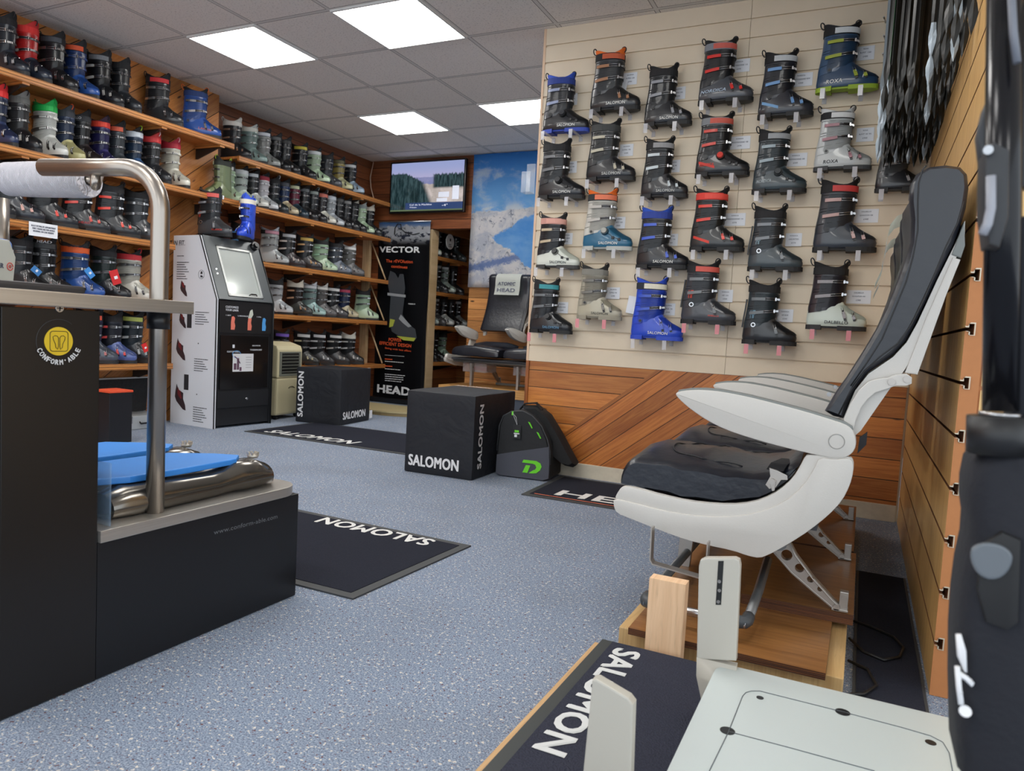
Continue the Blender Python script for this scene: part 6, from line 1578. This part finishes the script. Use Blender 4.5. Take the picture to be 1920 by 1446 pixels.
# things on the tall worktop
bm = bmesh.new(); box(bm, 2.34, 2.60, -2.70, -2.40, .885, .902, bev=.007)
tag(build('black_tray', bm, mat((44, 44, 48), .35)), 'thin black tray lying on the tall steel worktop', 'tray')
k2 = empty('desktop_device', (2.255, -2.455, .8845), math.radians(20), 'small pale grey device with a blue knob standing on the tall worktop', 'device')
bm = bmesh.new(); prism(bm, [(-.07, 0), (.055, 0), (.065, .085), (.045, .125), (-.07, .125)], 0, -.06, .06, bev=.004); build('housing', bm, mat((196, 198, 190), .4), k2)
bm = bmesh.new(); cyl(bm, (.02, .062, .112), (.02, .078, .112), .018, 18); build('blue_knob', bm, mat((40, 120, 220), .3), k2)
bm = bmesh.new(); text(bm, 'MASTER', (.0605, -.035, .055), (0, .06, 0), (0, 0, .012)); tube(bm, [(.061, .045 + .009 * math.cos(a), .061 + .009 * math.sin(a)) for a in [i * .5 for i in range(13)]], .0012, 4, 1); tube(bm, [(.061, .045 + .003 * math.cos(a), .061 + .003 * math.sin(a)) for a in [i * .8 for i in range(8)]], .0012, 4, 1)
build('lettering', bm, [M_INK, mat((206, 60, 50), .5)], k2)
bm = bmesh.new(); bmesh.ops.create_uvsphere(bm, u_segments=18, v_segments=12, radius=.020, matrix=Matrix.Translation((2.255, -2.44, 1.030)))
tag(build('glass_ball', bm, mat((50, 130, 140), .08, .2), None, True), 'small teal glass ball resting on the grey device', 'ball')
# black bin and the silver case beyond
k2 = empty('black_bin', (-.17, -.36, 0), 0, 'tall black bin with an orange lid behind the foot station', 'bin')
bm = bmesh.new(); box(bm, -.08, .08, -.08, .08, .002, .33, bev=.004); build('bin_body', bm, mat((26, 27, 32), .4), k2)
bm = bmesh.new(); box(bm, -.084, .084, -.084, .084, .331, .345, bev=.003); build('bin_lid', bm, mat((226, 84, 50), .5), k2)
k2 = empty('silver_case', (-.65, .08, 0), math.radians(3), 'open silver case lined with black foam on the floor below the nearer rack', 'case')
M_SIL = mat((188, 192, 194), .35, .4)
bm = bmesh.new(); box(bm, -.14, .12, -.26, .26, .002, .10, bev=.004); build('case_base', bm, M_SIL, k2)
bm = bmesh.new(); Mx = Matrix.Translation((-.135, 0, .10)) @ Matrix.Rotation(math.radians(6), 4, 'Y'); box(bm, -.0, .03, -.26, .26, 0, .27, 0, mtx=Mx); box(bm, .031, .05, -.25, .25, .01, .26, 1, mtx=Mx)
build('case_lid', bm, [M_SIL, mat((28, 28, 30), .9, bump=1.0, bscale=45)], k2)
bm = bmesh.new(); ribbon(bm, [(.122, .02, .055), (.135, .02, .045), (.135, .12, .045), (.122, .12, .055)], [(1, 0, 0)] * 4, (0, 0, 1), .012, .006); build('case_handle', bm, BLK, k2)
for yy in (-.06, .19): bm = bmesh.new(); box(bm, .120, .127, yy - .018, yy + .018, .05, .10); build('case_latch', bm, STEEL, k2)
bm = bmesh.new(); loft(bm, [[Vector((.0 + .07 * s_ * math.cos(2 * PI * i / 12), -.08 + .13 * s_ * math.sin(2 * PI * i / 12) , z_ + .01 * math.sin(i * 2))) for i in range(12)] for s_, z_ in ((1, .101), (.9, .125), (.4, .14))])
build('crumpled_cloth', bm, mat((150, 158, 136), .9), k2, True)

# ---------------------------------------------------------------- black sleeves hanging by the slatted wall
rs = random.Random(11)
M_SLV = [mat((10, 11, 12), .3, spec=.5), mat((12, 14, 13), .28, spec=.5)]
M_SLG = mat((84, 128, 92), .25); M_SLW = mat((150, 162, 172), .25, .3); M_SLO = mat((206, 120, 90), .4)
SLM = []
for var in range(5):
    bm = bmesh.new(); R = []
    zs_ = [0, .012, .035, .06, .085, .10, .115, .14, .165, .19, .21, .24, .5, .92]
    ww = [.0008, .004, .010, .0125, .008, .0035, .006, .0115, .0125, .009, .0075, .009, .010, .010]
    tw = [0, .1, .3, .6, .9, 1.2, 1.5, 1.8, 2.0, 2.2, 2.3, 2.4, 2.6, 3.0]
    for z_, w_, t_ in zip(zs_, ww, tw):
        a = .35 * math.sin(t_ * 1.5 + var * 1.3) + var * .25 - .5
        dx, dy = math.cos(a), math.sin(a)
        R.append([Vector((dx * w_ * c1 - dy * .002 * c2, dy * w_ * c1 + dx * .002 * c2, z_)) for c1, c2 in ((1, 0), (0, 1), (-1, 0), (0, -1))])
    loft(bm, R); me = bpy.data.meshes.new('sleeve'); bmesh.ops.recalc_face_normals(bm, faces=bm.faces[:])
    for f in bm.faces: f.smooth = False; f.material_index = 0 if f.calc_center_median().z > .205 else 1
    bm.to_mesh(me); bm.free(); me.materials.append(None); me.materials.append(None); SLM.append(me)
ROWS = [.50 - .118 * i for i in range(14)]
cnt = 0
for ri, yy in enumerate(ROWS):
    nn_ = 9
    for ci in range(nn_):
        x_ = 4.178 + ci * .0262 + rs.uniform(-.003, .003) + (.008 if ri % 2 else 0)
        if ri > 7 and ci < 9 - (16 - ri) * .62: continue
        o = bpy.data.objects.new('hanging_sleeve', SLM[(ri * 3 + ci * 2) % 5]); COL.objects.link(o)
        o.location = (min(x_, 4.392), yy + rs.uniform(-.012, .012), 1.745 + rs.uniform(-.012, .02) + (.01 if ri > 7 else 0))
        top_m = M_SLV[cnt % 2]; tip_m = M_SLV[1]
        lb = 'slim glossy black sleeve hanging in the dense bundle beside the slatted boot wall'
        u = rs.random()
        if ci == 0 and ri < 7: top_m = M_SLG if ri % 2 else M_SLW; tip_m = M_SLW; lb = 'slim green and silver sleeve on the outer edge of the hanging bundle'
        elif u < .07: tip_m = M_SLW; lb = 'slim black sleeve with a shiny silver tip in the hanging bundle'
        elif u < .13: top_m = M_SLG; lb = 'slim green sleeve among the black ones of the hanging bundle'
        elif u < .16: top_m = M_SLO; lb = 'slim orange sleeve among the black ones of the hanging bundle'
        for i_, mm in enumerate((top_m, tip_m)): o.material_slots[i_].link = 'OBJECT'; o.material_slots[i_].material = mm
        tag(o, lb, 'sleeve', 'sleeves hanging beside the slatted wall: ' + lb.split(' sleeve')[0]); cnt += 1
for ri, yy in enumerate(ROWS[::2]):
    bm = bmesh.new(); cyl(bm, (4.165, yy, 2.672), (4.428, yy, 2.672), .004, 8)
    if ri < 1: cyl(bm, (4.165, yy, 2.672), (4.165, yy, 2.68), .004, 8)
    tag(build('wall_peg', bm, STEEL), 'steel peg carrying the hanging sleeves', 'peg', 'steel pegs')
for j, (px, py) in enumerate(((1657, 35), (1657, 69), (1655, 103))):
    p_ = at(px, py, 1, .60); bm = bmesh.new(); cyl(bm, (p_.x, .58, p_.z), (p_.x + .01, .652, p_.z), .004, 8)
    tag(build('wall_peg', bm, STEEL), ['highest', 'middle', 'lowest'][j] + ' bare steel peg on the slatted wall beside the hanging sleeves', 'peg', 'bare pegs on the slatted wall')

# ---------------------------------------------------------------- ski bag and poles standing right by the lens
k = empty('ski_carrier', (0, 0, 0), 0, 'black padded ski carrier with white script lettering and a dark tube, close beside the lens', 'ski bag')
Yf = -2.74
def FP(px, py, dy=0): p = at(px, py, 1, Yf + dy); return p
bm = bmesh.new(); t0, t1 = FP(1876, 770), FP(1886, -60); tube(bm, [t0, t1], .0135, 18); build('tube', bm, mat((22, 22, 26), .2, .4), k)
bm = bmesh.new(); c0, c1 = FP(1872, 850), FP(1874, 780); cyl(bm, c0, c1, .024, 20); cyl(bm, c1, c1 + Vector((0, 0, .003)), .0155, 20, 1); build('tube_collar', bm, [mat((24, 24, 26), .45), STEEL], k)
def slab_px(L, y0, y1, m_, nm_, par=k, bev=.004):
    bm = bmesh.new(); prism(bm, [(p.x, p.z) for p in (at(a, b, 1, Yf) for a, b in L)], 1, Yf + y0, Yf + y1, bev=bev); return build(nm_, bm, m_, par, True)
body = smooth_poly([(1828, 850), (1812, 930), (1822, 1000), (1800, 1100), (1790, 1250), (1796, 1500), (1990, 1500), (1990, 840), (1905, 830)], 1)
bm = bmesh.new(); PB = [(p.x, p.z) for p in (at(a, b, 1, Yf) for a, b in body)]
loft(bm, [[Vector((x, Yf + yy, z)) for x, z in inset(PB, d)] for yy, d in ((-.02, .012), (-.014, .004), (0, 0), (.07, .0), (.085, .004), (.09, .012))]); build('padded_body', bm, mat((24, 26, 34), .85, bump=.15, bscale=120), k, True)
slab_px([(1832, 1010), (1824, 1090), (1840, 1150), (1880, 1165), (1900, 1150), (1905, 1000), (1870, 985)], -.026, -.016, mat((18, 18, 20), .6), 'badge_pocket')
bm = bmesh.new(); c_ = at(1858, 1040, 1, Yf - .028); prism(bm, [(c_.x + .0145 * math.cos(a), c_.z + (.020 if math.sin(a) < 0 else .010) * math.sin(a)) for a in [2 * PI * i / 24 for i in range(24)]], 1, Yf - .032, Yf - .026, bev=.002)
build('oval_badge', bm, mat((96, 102, 108), .3), k)
slab_px([(1845, 300), (1838, 240), (1850, 190), (1880, 120), (1896, 60), (1900, -60), (1990, -60), (1990, 330), (1900, 350), (1885, 345), (1880, 250), (1868, 320)], .016, .04, mat((54, 58, 64), .5), 'grip_housing')
slab_px([(1836, 300), (1852, 285), (1880, 300), (1878, 420), (1862, 475), (1842, 468), (1834, 400)], -.035, .014, mat((40, 42, 46), .5), 'strap_block')
slab_px([(1890, 420), (1910, 400), (1990, 400), (1990, 900), (1902, 860), (1898, 600)], .01, .05, mat((30, 32, 40), .8), 'strap')
bm = bmesh.new(); tube(bm, [FP(1896, -20, -.02), FP(1900, 60, -.02), FP(1907, 118, -.02)], .003, 8); build('grey_cord', bm, mat((112, 116, 126), .5), k); bm = bmesh.new(); tube(bm, [FP(1858, 330, -.04), FP(1858, 390, -.04), FP(1852, 420, -.04), FP(1842, 440, -.04)], .0035, 8); build('grey_cord', bm, mat((150, 152, 160), .5), k)
bm = bmesh.new(); cyl(bm, FP(1853, 281, -.04), FP(1853, 281, -.034), .0036, 14); build('shiny_stud', bm, STEEL, k)
bm = bmesh.new()
for L_ in ([(1797, 1190), (1800, 1230), (1808, 1258), (1806, 1220), (1797, 1190)], [(1797, 1262), (1812, 1272), (1824, 1284), (1818, 1276)], [(1795, 1250), (1798, 1290), (1802, 1320), (1800, 1298)]):
    tube(bm, [FP(a, b, -.0235) for a, b in L_], .0024, 6)
cyl(bm, FP(1810, 1334, -.026), FP(1810, 1334, -.020), .0048, 12)
build('script_lettering', bm, mat((226, 226, 228), .6), k)
# clear leaflet holder on the end of the slatted wall, and far details
k2 = empty('leaflet_holder', (2.29, .62, 1.80), 0, 'clear plastic leaflet holder on the end of the slatted wall', 'holder')
bm = bmesh.new(); box(bm, -.05, .008, -.05, -.046, -.09, .03); box(bm, -.05, .008, .02, .024, -.09, .09); box(bm, -.05, .008, -.05, .024, -.094, -.09); build('pocket', bm, mat((220, 226, 232), .1, alpha=.22), k2)
